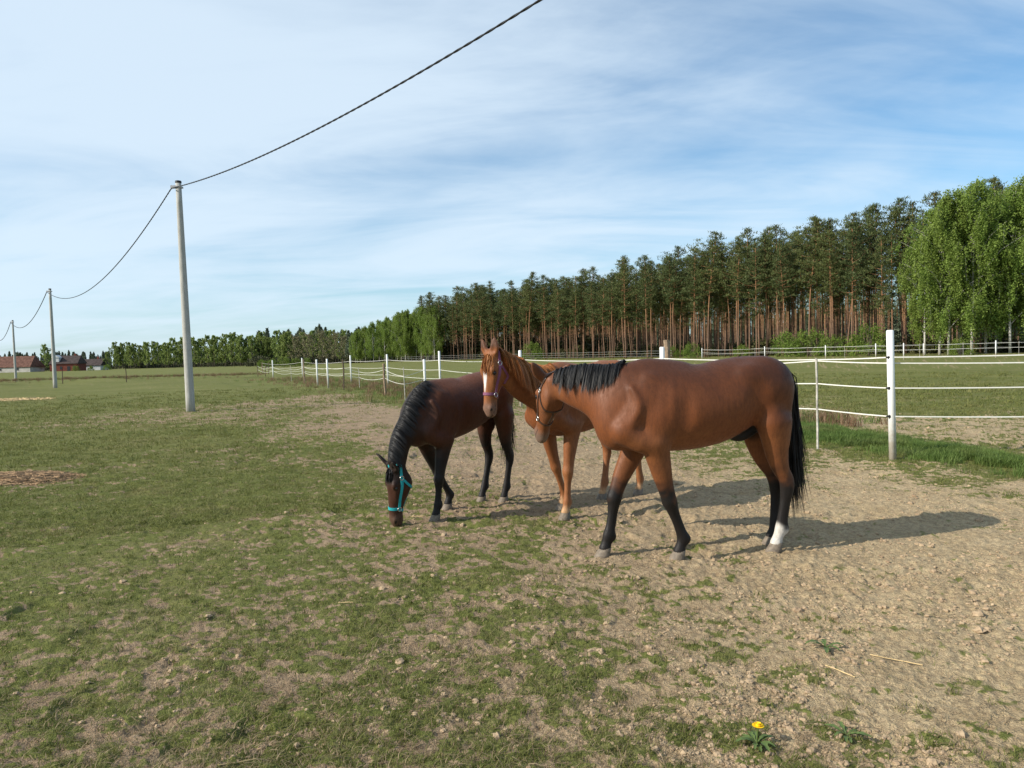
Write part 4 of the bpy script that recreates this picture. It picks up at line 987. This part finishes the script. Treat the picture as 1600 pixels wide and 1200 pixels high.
    def hp(x, n, s): return P0 + hl * (hd * x + hn * n + hs * s)
    HB = ((-.03, -.025, .078, .088), (.06, -.037, .097, .120), (.14, -.048, .102, .138), (.22, -.048, .091, .128), (.30, -.032, .076, .106), (.38, -.022, .066, .089), (.46, -.018, .061, .078), (.53, -.024, .067, .077), (.59, -.032, .056, .058))
    fl.tube([(*hp(x, n, 0), rl * hl, rn * hl) for x, n, rl, rn in HB], .03, side=hs, sub=3)
    Mh = np.stack([hd, hn, hs])
    for s in (-1, 1):
        fl.ell(hp(.135, -.095, s * .062), np.array((.105, .085, .036)) * hl, .03, Mh)                  # cheek
        fl.tube([(*hp(.13, .035, s * .075), .022, .022), (*hp(.20, .020, s * .078), .022, .022), (*hp(.33, .0, s * .052), .013, .013)], .03, side=hs)   # cheekbone
        fl.ell(hp(.145, .054, s * .086), np.array((.042, .022, .024)) * hl, .02, Mh)                   # brow
        fl.ell(hp(.550, .012, s * .052), np.array((.034, .026, .018)) * hl, .02, Mh)                   # nostril wing
        fl.ell(hp(.562, .014, s * .072), np.array((.017, .011, .016)) * hl, .012, Mh, neg=True)
        fl.ell(hp(.172, .030, s * .108), np.array((.018, .015, .016)) * hl, .012, Mh, neg=True)        # eye socket
        e = spec.get('ears', ((-.18, .03, .045), (-.18, .03, .045)))[0 if s > 0 else 1]                 # tip offset x n s
        b0 = np.array((-.015, .012, s * .050)); tp = b0 + np.array((e[0], e[1], s * e[2])); md = b0 + (tp - b0) * .45 + np.array((0, .006, s * .012))
        ear = [(*hp(*b0), .034, .032), (*hp(*(b0 + (md - b0) * .5)), .045, .031), (*hp(*md), .048, .027), (*hp(*(b0 + (tp - b0) * .75)), .036, .020), (*hp(*tp), .009, .009)]
        es = unit(hs * 1.0 - hn * .35 * s)
        fl.tube(ear, .012, side=es)
        fo = hn * .026 + hs * (s * .010)
        fl.tube([(*(np.array(q[:3]) + fo), q[3] * .62, q[4] * .62) for q in ear[1:4]], .006, side=es, neg=True)
    fl.ell(hp(.572, -.070, 0), np.array((.036, .026, .032)) * hl, .03, Mh)                              # chin
    if spec.get('sheath'): fl.tube([(-.03, .01, .915, .026, .02), (-.09, .02, .925, .042, .038), (-.16, .02, .96, .048, .045), (-.21, .02, .99, .05, .045)], .03)
    fl.tube([(-.42, 0, 1.46, .05, .05), (-.488, 0, 1.405, .034, .034), (-.508, 0, 1.30, .024, .024)], .05)  # dock
    fl.build(); Vv, Fq = fl.nets()
    # coat colours, by place on the animal
    X, Y, Z = Vv.T; C = spec['coat']; col_ = np.tile(np.array(C['body']), (len(Vv), 1))
    def lay(c, m): 
        nonlocal col_
        m = np.clip(m, 0, 1)[:, None]; col_ = col_ * (1 - m) + np.array(c) * m
    def pdist(P, L):
        d = np.full(len(P), 9.); 
        for a, b in zip(L[:-1], L[1:]):
            ab = b - a; t_ = np.clip(((P - a) @ ab) / (ab @ ab + 1e-9), 0, 1); d = np.minimum(d, np.linalg.norm(P - a - t_[:, None] * ab, axis=1))
        return d
    nz = fbm(X * 14 + Y * 5, Z * 14, 91, 3) - .5
    trunk = sstep(1.15, .9, X)
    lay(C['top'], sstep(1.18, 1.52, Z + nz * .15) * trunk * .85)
    lay(C['top'], sstep(.0, -.45, X) * sstep(.85, 1.1, Z) * .45)  # back tone over the hindquarters: part coat, part painted shade of the bay's rump
    lay(C['belly'], sstep(1.12, .86, Z + nz * .10) * trunk * .8)
    ld = np.stack([pdist(Vv, L) for L in legs], 1); li = ld.argmin(1); ond = ld.min(1)
    onleg = sstep(.14, .09, ond) * (Z < .95)
    front = li < 2
    lay(C['leg_up'], onleg * sstep(.95, .75, Z) * .7)
    lo_, hi_ = C['black_fore'], C['black_hind']
    lay(C['points'], onleg * np.where(front, sstep(lo_ + .12, lo_ - .10, Z + nz * .22), sstep(hi_ + .12, hi_ - .1, Z + nz * .22)))
    if 'pastern' in C: lay(C['pastern'], onleg * sstep(.16, .08, Z))
    for k, key in enumerate(('LF', 'RF', 'LH', 'RH')):
        if key in spec.get('socks', {}): lay((.62, .58, .52), onleg * (li == k) * sstep(spec['socks'][key] + .03, spec['socks'][key] - .03, Z + nz * .08 + (X - legs[k][9][0]) * -.9))
    hq = (Vv - P0) / hl; hx_, hn_, hs_ = hq @ hd, hq @ hn, hq @ hs
    onh = sstep(.30, .22, np.hypot(hn_, hs_)) * sstep(-.10, -.02, hx_) * (ond > .11)
    lay(C['head'], onh)
    lay(C['muzzle'], onh * sstep(.44, .545, hx_ - nz * .04) * C.get('muzzle_w', .9))
    lay((.02, .014, .012), onh * (np.linalg.norm(np.stack([hx_ - .562, (hn_ - .014), np.abs(hs_) - .068], 1) / np.array((.019, .015, .02)), axis=1) < 1.0))
    lay((.02, .012, .009), onh * sstep(.032, .018, np.linalg.norm(np.stack([hx_ - .172, hn_ - .03, np.abs(hs_) - .102], 1), axis=1)))
    lay((.03, .02, .016), onh * sstep(.006, .002, np.abs(hn_ + .045 - (hx_ - .5) * .2)) * sstep(.47, .5, hx_))
    if spec.get('blaze'):
        w_ = .027 * sstep(.06, .11, hx_) * (1 - sstep(.20, .38, hx_) * .75)
        lay((.75, .70, .66), (hn_ > 0) * sstep(.006, -.004, np.abs(hs_) - w_) * sstep(.05, .08, hx_) * sstep(.40, .35, hx_))
    ear_t = sstep(-.06, -.12, hx_) * (np.hypot(hn_, hs_) < .24) * (np.hypot(hn_, hs_) > .03)
    lay(C['ear'], ear_t * (ond > .11) * .8)
    lay((.045, .024, .016), ear_t * (ond > .11) * sstep(.15, .5, fl.grad(Vv) @ hn) * .75)
    for L in spec.get('dark_neck', ()): 
        nd = pdist(Vv, NK[:, :3]); lay(C['points'], L * sstep(.30, .2, nd) * sstep(.95, 1.2, X))
    if 'dark_withers' in spec: lay(C['points'], spec['dark_withers'] * sstep(.34, .12, np.linalg.norm((Vv - np.array((.92, 0, 1.37))) / np.array((1.0, .75, .8)), axis=1) + nz * .15))
    if spec.get('sheath'): lay(C['points'], sstep(.15, .10, np.linalg.norm((Vv - np.array((-.13, 0, .93))) / np.array((1.5, 1.1, 1)), axis=1)))
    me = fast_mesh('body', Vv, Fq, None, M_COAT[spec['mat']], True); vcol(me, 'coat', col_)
    body = link('body', me, root)
    # hooves
    for key in ('LF', 'RF', 'LH', 'RH'):
        hx, hy = spec[key][:2]; m = MB(); prof = ((.062, -.012), (.066, .0), (.061, .022), (.055, .045), (.049, .066), (.040, .074)); n = 18; V_ = []
        for r_, z in prof:
            for k in range(n):
                a = 2 * math.pi * k / n; cx = math.cos(a); ext = 1.12 if cx > 0 else .82
                V_.append((hx - z * .42 + r_ * ext * cx, hy + r_ * .92 * math.sin(a), z))
        Fc = [(i * n + k, i * n + (k + 1) % n, (i + 1) * n + (k + 1) % n, (i + 1) * n + k) for i in range(len(prof) - 1) for k in range(n)]
        Fc += [tuple(range(n - 1, -1, -1)), tuple((len(prof) - 1) * n + k for k in range(n))]; m.add(V_, Fc); m.build('hoof', M_HOOF, root, True)
    # eyes
    for s in (-1, 1):
        m = MB(); m.ell(hp(.172, .028, s * .089), (.021 * hl,) * 3, 14, 10); m.build('eye', M_EYE, root, True)
    # mane: roots along the crest, from poll to withers
    cr = catmull(np.vstack([NK, [[*P0 + hn * 0, .05, .05]]])[:, :3], 12)
    hm = spec['mane']; n = hm.get('n', 4200); G = hm.get('locks', 85); cx = catmull(hm['crest'], 10)
    def locks(roots, d0, ln, K, n, drop, down, fine, jit, off):
        g = grow_hair(fl, roots, d0, ln, K, drop, jitter=jit, down=down, off=off); G = len(g)
        i0 = rng.integers(0, G - 1, n); w_ = rng.uniform(0, 1, n); w_ = np.where(w_ < .5, .5 * (2 * w_) ** 2.6, 1 - .5 * (2 - 2 * w_) ** 2.6)[:, None, None]
        p = g[i0] * (1 - w_) + g[i0 + 1] * w_; tt = np.linspace(0, 1, K)[None, :, None]
        sh = 1 - rng.uniform(0, .45, (n, 1, 1)) * tt; p = p[:, :1] + (p - p[:, :1]) * sh
        p = p + rng.normal(0, fine, (n, 1, 3)) * (.5 + tt)
        q = p.reshape(-1, 3); sdv = fl.sample(q); m = sdv < .004; q[m] += fl.grad(q[m]) * (.004 + rng.uniform(0, .006, m.sum()) - sdv[m])[:, None]
        return q.reshape(n, K, 3)
    tpar = np.linspace(0, len(cx) - 1.01, G) + rng.normal(0, .12, G); tpar = np.clip(tpar, 0, len(cx) - 1.01); i0 = tpar.astype(int); f = (tpar - i0)[:, None]
    roots = cx[i0] * (1 - f) + cx[i0 + 1] * f; roots = fl.onto(roots, -.003)
    d0 = fl.grad(roots) * .45 + np.array(hm['side']) * rng.uniform(.7, 1.1, (G, 1)) + rng.normal(0, .06, (G, 3))
    ln = hm['len'] * rng.uniform(.62, 1.12, G) * np.interp(tpar / len(cx), [0, .12, .6, .82, 1], [.6, 1, 1, .8, .22])
    pt = locks(roots, d0, ln, 10, n, hm.get('drop', .30), hm.get('down', (0, 0, -1.0)), .0045, .05, .010)
    ribbons('mane', pt, rng.uniform(.003, .006, n), M_HAIR[spec['hair']], root, rng.uniform(0, 1, n) ** 2, np.repeat(fl.grad(pt[:, 3])[:, None, :], 10, 1) + rng.normal(0, .35, (n, 1, 3)))
    # forelock
    n = 300; roots = np.array([hp(rng.uniform(-.03, .02), .055, rng.normal(0, .025)) for _ in range(n)]); roots = fl.onto(roots, -.002)
    dd = np.tile(hd * .6 + hn * .4, (n, 1)) + np.outer(rng.normal(0, .16, n) + spec.get('forelock_side', 0), hs)
    pt = grow_hair(fl, roots, dd, spec.get('forelock', .2) * rng.uniform(.6, 1.1, n), 8, .30, jitter=.04, off=.004, down=tuple(hd * 1.0 + np.array((0, 0, -.1)) - hn * .12))
    ribbons('forelock', pt, rng.uniform(.005, .009, n), M_HAIR[spec['hair']], root, rng.uniform(0, 1, n) ** 2)
    # tail
    tl = spec['tail']; n = tl.get('n', 900); roots = np.array((-.50, 0, 1.33)) + rng.normal(0, 1, (n, 3)) * np.array((.015, .026, .06)); roots = fl.onto(roots, -.004)
    d0 = np.tile(np.array((-.22, 0, -1.0)), (n, 1)) + rng.normal(0, .10, (n, 3)); L_ = tl['len'] * rng.uniform(.55, 1.05, n)
    swing = np.array(tl.get('swing', (0, 0, 0)))
    pt = grow_hair(fl, roots, d0, L_, 14, .40, off=.010, jitter=.06)
    tt = np.linspace(0, 1, 14)[None, :, None]; pt = pt + swing * tt ** 2 + rng.normal(0, tl.get('spread', .035), (n, 1, 3)) * np.array((1, 1, .3)) * tt ** 1.7
    ribbons('tail', pt, rng.uniform(.006, .011, n), M_HAIR[spec['hair']], root, rng.uniform(0, 1, n) ** 2)
    # halter
    if 'halter' in spec:
        H = spec['halter']; hm_ = M_STRAP[H['mat']]; hal = empty('halter', (0, 0, 0)); hal.parent = root; w_ = H['w']
        if 'label' in H: hal['label'] = H['label']
        def strap(name, pts, width, closed=False, mat=hm_):
            P = np.array([hp(*p) for p in pts])
            if closed: P = np.vstack([P, P[:1]])
            P = catmull(P, 6); P = fl.onto(P, .004, 8); G = fl.grad(P); T_ = np.gradient(P, axis=0)
            if closed: T_[0] = T_[-1] = P[1] - P[-2]
            T_ /= np.linalg.norm(T_, axis=1, keepdims=True) + 1e-9; B = np.cross(T_, G); B /= np.linalg.norm(B, axis=1, keepdims=True) + 1e-9
            V_ = np.stack([P - B * width / 2 - G * .008, P - B * width / 2 + G * .003, P + B * width / 2 + G * .003, P + B * width / 2 - G * .008], 1).reshape(-1, 3); K = len(P)
            Fc = [(4 * i + a, 4 * i + (a + 1) % 4, 4 * i + 4 + (a + 1) % 4, 4 * i + 4 + a) for i in range(K - 1) for a in range(4)] + [(3, 2, 1, 0), tuple(4 * (K - 1) + a for a in range(4))]
            m = MB(); m.add(V_, Fc); return m.build(name, mat, hal)
        nx = H.get('nose', .37)
        def ring(x, k=16): return [(x + (.03 if math.cos(2 * math.pi * i / k) < 0 else 0) * -math.cos(2 * math.pi * i / k), .13 * math.cos(2 * math.pi * i / k), .12 * math.sin(2 * math.pi * i / k)) for i in range(k)]
        strap('noseband', ring(nx), w_, True)
        for s in (-1, 1):
            strap('cheek_strap', [(nx, -.03, s * .08), (nx - .10, -.03, s * .10), (.15, -.035, s * .12), (.06, -.03, s * .12), (.0, -.03, s * .10)], w_)
            strap('throat_strap', [(.06, -.03, s * .12), (.13, -.10, s * .11), (.19, -.17, s * .06), (.20, -.20, s * .0)], w_ * .85)
            q = fl.onto(np.array([hp(nx, -.03, s * .08), hp(.06, -.03, s * .12)]), .008)
            for c_ in q:
                m = MB(); a1 = unit(np.cross(fl.grad(c_[None])[0], hd)); g_ = fl.grad(c_[None])[0]
                m.tube([c_ + .021 * (hd * math.cos(a) + a1 * math.sin(a)) for a in np.linspace(0, 2 * math.pi, 15)], .0045, 6, False); m.build('buckle', M_METAL, hal, True)
        strap('crown_strap', [(.0, -.03, .10), (-.05, -.03, .06), (-.065, -.02, 0), (-.05, -.03, -.06), (.0, -.03, -.10)], w_)
        strap('chin_strap', [(.20, -.20, 0), (.28, -.17, 0), (nx, -.14, 0)], w_ * .85)
    return root, fl

M_COAT = {'bay': coat_material('bay_coat', .48), 'chestnut': coat_material('chestnut_coat', .50), 'dark_bay': coat_material('dark_bay_coat', .50)}
M_HAIR = {'black': hair_material('black_hair', (.004, .004, .0045), (.020, .018, .018)), 'chestnut': hair_material('chestnut_hair', (.23, .078, .020), (.44, .18, .055))}
M_STRAP = {'leather': strap_material('brown_leather', (.055, .030, .020), .4), 'teal': strap_material('teal_webbing', (.02, .33, .36)), 'mauve': strap_material('mauve_webbing', (.21, .075, .135))}

def horse_frame(ox, oy, ang, off):
    a = math.radians(ang); f = np.array([math.cos(a), math.sin(a), 0]); l = np.array([-math.sin(a), math.cos(a), 0]); O = np.array([ox, oy, 0.]) - f * off
    def toloc(p, k=1.0): q = (np.asarray(p) - O) / k; return np.array([q @ f, q @ l, q[2]])
    def vec(d): d = np.asarray(d, float); return np.array([d @ f, d @ l, d[2]])
    return O, a, toloc, vec

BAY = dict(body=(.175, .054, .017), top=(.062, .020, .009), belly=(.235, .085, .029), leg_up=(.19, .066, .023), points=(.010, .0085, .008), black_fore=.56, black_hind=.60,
           head=(.20, .068, .023), muzzle=(.20, .15, .118), muzzle_w=.75, ear=(.15, .06, .03))
O, a, tl, vc = horse_frame(1.715, 5.875, 192, 0)
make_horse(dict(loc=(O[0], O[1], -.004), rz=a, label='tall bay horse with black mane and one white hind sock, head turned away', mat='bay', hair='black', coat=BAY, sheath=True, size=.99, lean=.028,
    LF=(.505, .10), RF=(1.03, -.15, .03), LH=(-.335, .10), RH=(-.43, -.12), socks={'LH': .20},
    neck=[(.78, 0, 1.20, .165, .30), (.95, -.03, 1.275, .125, .255), (1.09, -.11, 1.335, .098, .205), (1.20, -.25, 1.36, .082, .165), (1.275, -.385, 1.375, .070, .125), (1.31, -.46, 1.375, .06, .10)],
    neck_side=(.5, 1, 0), poll=(1.34, -.48, 1.395), head_size=.93, head_dir=(.05, -.52, -.85), face=(.10, -.99, .1), head_left=(.8, .6, 0),
    ears=((-.20, .0, .17), (-.19, -.03, .10)),
    mane=dict(crest=[(1.30, -.42, 1.50), (1.20, -.27, 1.54), (1.09, -.12, 1.55), (.97, -.03, 1.55), (.86, 0, 1.55)], side=(.35, 1, 0), len=.29, drop=.33, down=(.25, .15, -1)),
    tail=dict(len=.98, n=850, swing=(-.05, .0, 0), spread=.026), forelock=.2,
    halter=dict(mat='leather', w=.017, label='brown leather halter')))

CH = dict(body=(.215, .068, .021), top=(.25, .085, .027), belly=(.22, .078, .027), leg_up=(.26, .092, .031), points=(.30, .115, .042), black_fore=.5, black_hind=.5, pastern=(.52, .30, .15),
          head=(.27, .094, .029), muzzle=(.19, .125, .098), muzzle_w=.75, ear=(.30, .105, .035))
O, a, tl, vc = horse_frame(.825, 7.83, 229.4, .13)
poll = tl(depth_px(769, 559, 6.85), .97); fwd = vc((-.74, -.67, 0))
nb = np.array((.78, 0, 1.20))
make_horse(dict(loc=(O[0], O[1], -.004), rz=a, label='chestnut horse with ginger mane and white blaze, head raised between the two bays', mat='chestnut', hair='chestnut', coat=CH, size=.975,
    LF=(.86, .16), RF=(.50, -.15), LH=(-.66, .10), RH=(-.20, -.10),
    neck=[(.78, 0, 1.20, .165, .30), (.95, -.01, 1.30, .125, .235), (.5 * (.95 + poll[0]) - .02, poll[1] * .4, 1.40, .098, .185), (poll[0] - .15, poll[1] * .8, poll[2] - .10, .078, .135), (poll[0] - .05, poll[1], poll[2] - .03, .066, .10)],
    poll=tuple(poll), head_dir=tuple(vc((-.08, -.10, -1))), face=tuple(fwd), head_left=tuple(vc((.6, -.8, 0))), blaze=True, head_size=.89, ears=((-.20, .03, .03), (-.19, .03, .09)),
    mane=dict(crest=[(poll[0] - .035, poll[1], poll[2] + .07), (poll[0] - .16, poll[1] * .8, poll[2] + .05), (.5 * (.95 + poll[0]) - .04, poll[1] * .4, 1.57), (.97, 0, 1.54), (.86, 0, 1.54)], side=(0, 1, 0), len=.52, n=5200, locks=170, down=(0, .1, -1)),
    tail=dict(len=.95, n=600), forelock=.17, forelock_side=.25,
    halter=dict(mat='mauve', w=.026, label='mauve webbing halter', nose=.40)))

DB = dict(body=(.060, .020, .009), top=(.135, .040, .015), belly=(.070, .022, .010), leg_up=(.05, .02, .011), points=(.010, .0085, .008), black_fore=.72, black_hind=.72,
          head=(.058, .021, .011), muzzle=(.13, .075, .05), muzzle_w=.7, ear=(.05, .02, .012))
O, a, tl, vc = horse_frame(-.565, 7.757, 230, .27)
poll = tl(depth_px(617, 735, 7.02), .92); muz = tl(depth_px(616, 812, 7.06), .92)
hd_ = unit(muz - poll)
make_horse(dict(loc=(O[0], O[1], -.004), rz=a, label='dark bay horse grazing with its head down, in a teal halter', mat='dark_bay', hair='black', coat=DB, size=.92, fore_drop=.075, lean=.055,
    LF=(.875, .16), RF=(.38, -.15), LH=(-.30, .12), RH=(-.17, -.12),
    neck=[(.74, 0, 1.20, .16, .26), (.88, -.01, 1.17, .125, .21), (1.03, .35 * poll[1], 1.07, .095, .165), (.35 * 1.02 + .65 * poll[0], poll[1] * .75, .88, .078, .135), (poll[0] - .03, poll[1], poll[2] + .09, .07, .115)],
    poll=tuple(poll), head_dir=tuple(hd_), face=tuple(vc((-.80, -.58, .1))), head_left=tuple(vc((.58, -.8, 0))), head_size=.95, ears=((-.13, .11, .12), (-.17, .14, .13)), dark_withers=.85, dark_neck=(.8,),
    mane=dict(crest=[(poll[0] + .06, poll[1], poll[2] + .15), (poll[0] + .04, poll[1] * .9, poll[2] + .25), (1.18, .5 * poll[1], 1.18), (1.05, 0, 1.33), (.92, 0, 1.42), (.80, 0, 1.46)], side=(0, 1, 0), len=.25, drop=.25, down=(-.5, .35, -.8)),
    tail=dict(len=.85, n=700, swing=(.0, .0, 0)), forelock=.11,
    halter=dict(mat='teal', w=.028, label='teal webbing halter', nose=.42)))

# ------------------------------------------------------------------ small things on the ground
M_STRAW = simple('dry_straw', (.55, .40, .20), .7, .3, .3, 30); M_HAY = simple('old_hay', (.33, .215, .12), .8, .2, .4, 9)
M_YEL = NT('dandelion_yellow').set((.85, .55, .01), .6, .2); M_DLEAF = simple('dandelion_leaf', (.085, .125, .034), .5, .3, .3, 40)
def straws(name, c, n, rx, ry, hz_, mat, label, cat, ln=.22, wd=.004):
    g = np.random.default_rng(n); V_ = []; F = []; z0 = float(ground_z(np.array([c[0]]), np.array([c[1]]))[0])
    for i in range(n):
        a = g.uniform(0, 6.283); q = math.sqrt(g.uniform()); x = rx * q * math.cos(a); y = ry * q * math.sin(a); gz = float(GZI(c[0] + x, c[1] + y)) - z0
        h = hz_ * max(0, 1 - q * q) * g.uniform(.1, 1) + .008; d = g.uniform(0, 6.283); L = ln * g.uniform(.4, 1); dv = np.array([math.cos(d), math.sin(d), g.normal(0, .12)]) * L / 2; s_ = np.array([-math.sin(d), math.cos(d), 0]) * wd / 2; p = np.array([x, y, gz + h]); o = len(V_); up = np.array([0, 0, wd * .8])
        V_ += [p - dv - s_, p - dv + s_, p + dv + s_, p + dv - s_, p - dv + up, p + dv + up]; F += [(o, o + 1, o + 2, o + 3), (o, o + 3, o + 5, o + 4), (o + 1, o + 4, o + 5, o + 2)]
    m = MB(); m.add(V_, F); ob = m.build(name, mat); ob.location = (c[0], c[1], z0); tag(ob, label, cat); return ob
def GZI(x, y): return ground_z(np.array([x]), np.array([y]))[0]
c = gfoot(14, 749); straws('hay_pile', c, 2600, 1.0, .62, .09, M_HAY, 'scattered heap of old brown hay on the grazed grass', 'hay', .20, .007)
c = gfoot(8, 626); straws('hay_pile', c, 900, 2.4, 1.2, .06, M_STRAW, 'thin pale litter of straw near the poles', 'hay', .4, .02)
def stalk(u, v, ln, a, label):
    p = gfoot(u, v); m = MB(); d = np.array([math.cos(a), math.sin(a), 0]) * ln / 2; q = [p - d, p - d * .3 + np.array([0, 0, .004]), p + d * .4, p + d]
    for k in q: k[2] = float(GZI(k[0], k[1])) + .012
    m.tube([k - p for k in q], .0028, 5); o = m.build('straw_stalk', M_STRAW); o.location = tuple(p); tag(o, label, 'straw', 'straws lying on the ground')
stalk(1400, 1030, .24, -.45, 'long pale straw lying on the bare sandy soil')
stalk(540, 943, .10, -.1, 'short straw lying on patchy grass among bare spots')
stalk(652, 806, .13, -.3, 'pale straw on the grass beside the grazing horse')
stalk(1312, 1050, .16, -1.0, 'brown straw near the leafy weed on bare soil')
stalk(383, 1188, .20, .5, 'pale straw on patchy grass at the paddock centre')
def rosette(name, u, v, r_, n, label, cat, flower=False, seed=1):
    p = gfoot(u, v); g = np.random.default_rng(seed); o = empty(name, p + np.array([0, 0, .004])); tag(o, label, cat)
    for k in range(n):
        a = k * 2.4 + g.normal(0, .25); L = r_ * g.uniform(.65, 1.1); ca, sa = math.cos(a), math.sin(a); V_ = []; F = []; N = 8; arch = g.uniform(.25, .6)
        for i in range(N + 1):
            f = i / N; w_ = L * .16 * math.sin(math.pi * min(1, f * .9 + .08)) * (1 + (.35 if i % 2 else -.25)) * (f * .8 + .3); z = L * arch * math.sin(f * 2.6) * .6 + .006; x = L * f
            for s_, zz_ in ((-1, .004), (0, 0), (1, .004)): V_.append((ca * x - sa * w_ * s_, sa * x + ca * w_ * s_, z + zz_))
            if i: b = 3 * i; F += [(b - 3, b - 2, b + 1, b), (b - 2, b - 1, b + 2, b + 1)]
        m = MB(); m.add(V_, F); m.build('leaf', M_DLEAF, o, True)
    if flower:
        h = .085; m = MB(); m.tube([(0, 0, 0), (.004, .0, h * .6), (.006, -.004, h)], .003, 6); st_ = m.build('stem', M_DLEAF, o); m = MB(); V_ = []; F = []
        for ring, (rr, nn, zz_) in enumerate(((.024, 22, .004), (.017, 18, .010), (.010, 12, .014))):
            for k in range(nn):
                a = 2 * math.pi * k / nn + ring * .2; ca, sa = math.cos(a), math.sin(a); w_ = .0035; b = len(V_)
                V_ += [(.006 - sa * w_ * .5, -.004 + ca * w_ * .5, h), (.006 + sa * w_ * .5, -.004 - ca * w_ * .5, h), (.006 + ca * rr + sa * w_, -.004 + sa * rr - ca * w_, h + zz_), (.006 + ca * rr - sa * w_, -.004 + sa * rr + ca * w_, h + zz_)]; F.append((b, b + 1, b + 2, b + 3))
        m.add(V_, F); m.ell((.006, -.004, h + .004), (.010, .010, .010), 10, 6); m.build('flower', M_YEL, o)
    return o
rosette('dandelion', 1182, 1160, .10, 12, 'yellow flowering dandelion with dark toothed leaves on bare soil', 'dandelion', True, 3)
rosette('weed', 1290, 1014, .10, 8, 'broad-leaved green weed without flowers on sandy soil', 'weed', False, 5)
rosette('weed', 1322, 1148, .09, 9, 'ragged dark green weed at a soil hollow', 'weed', False, 8)
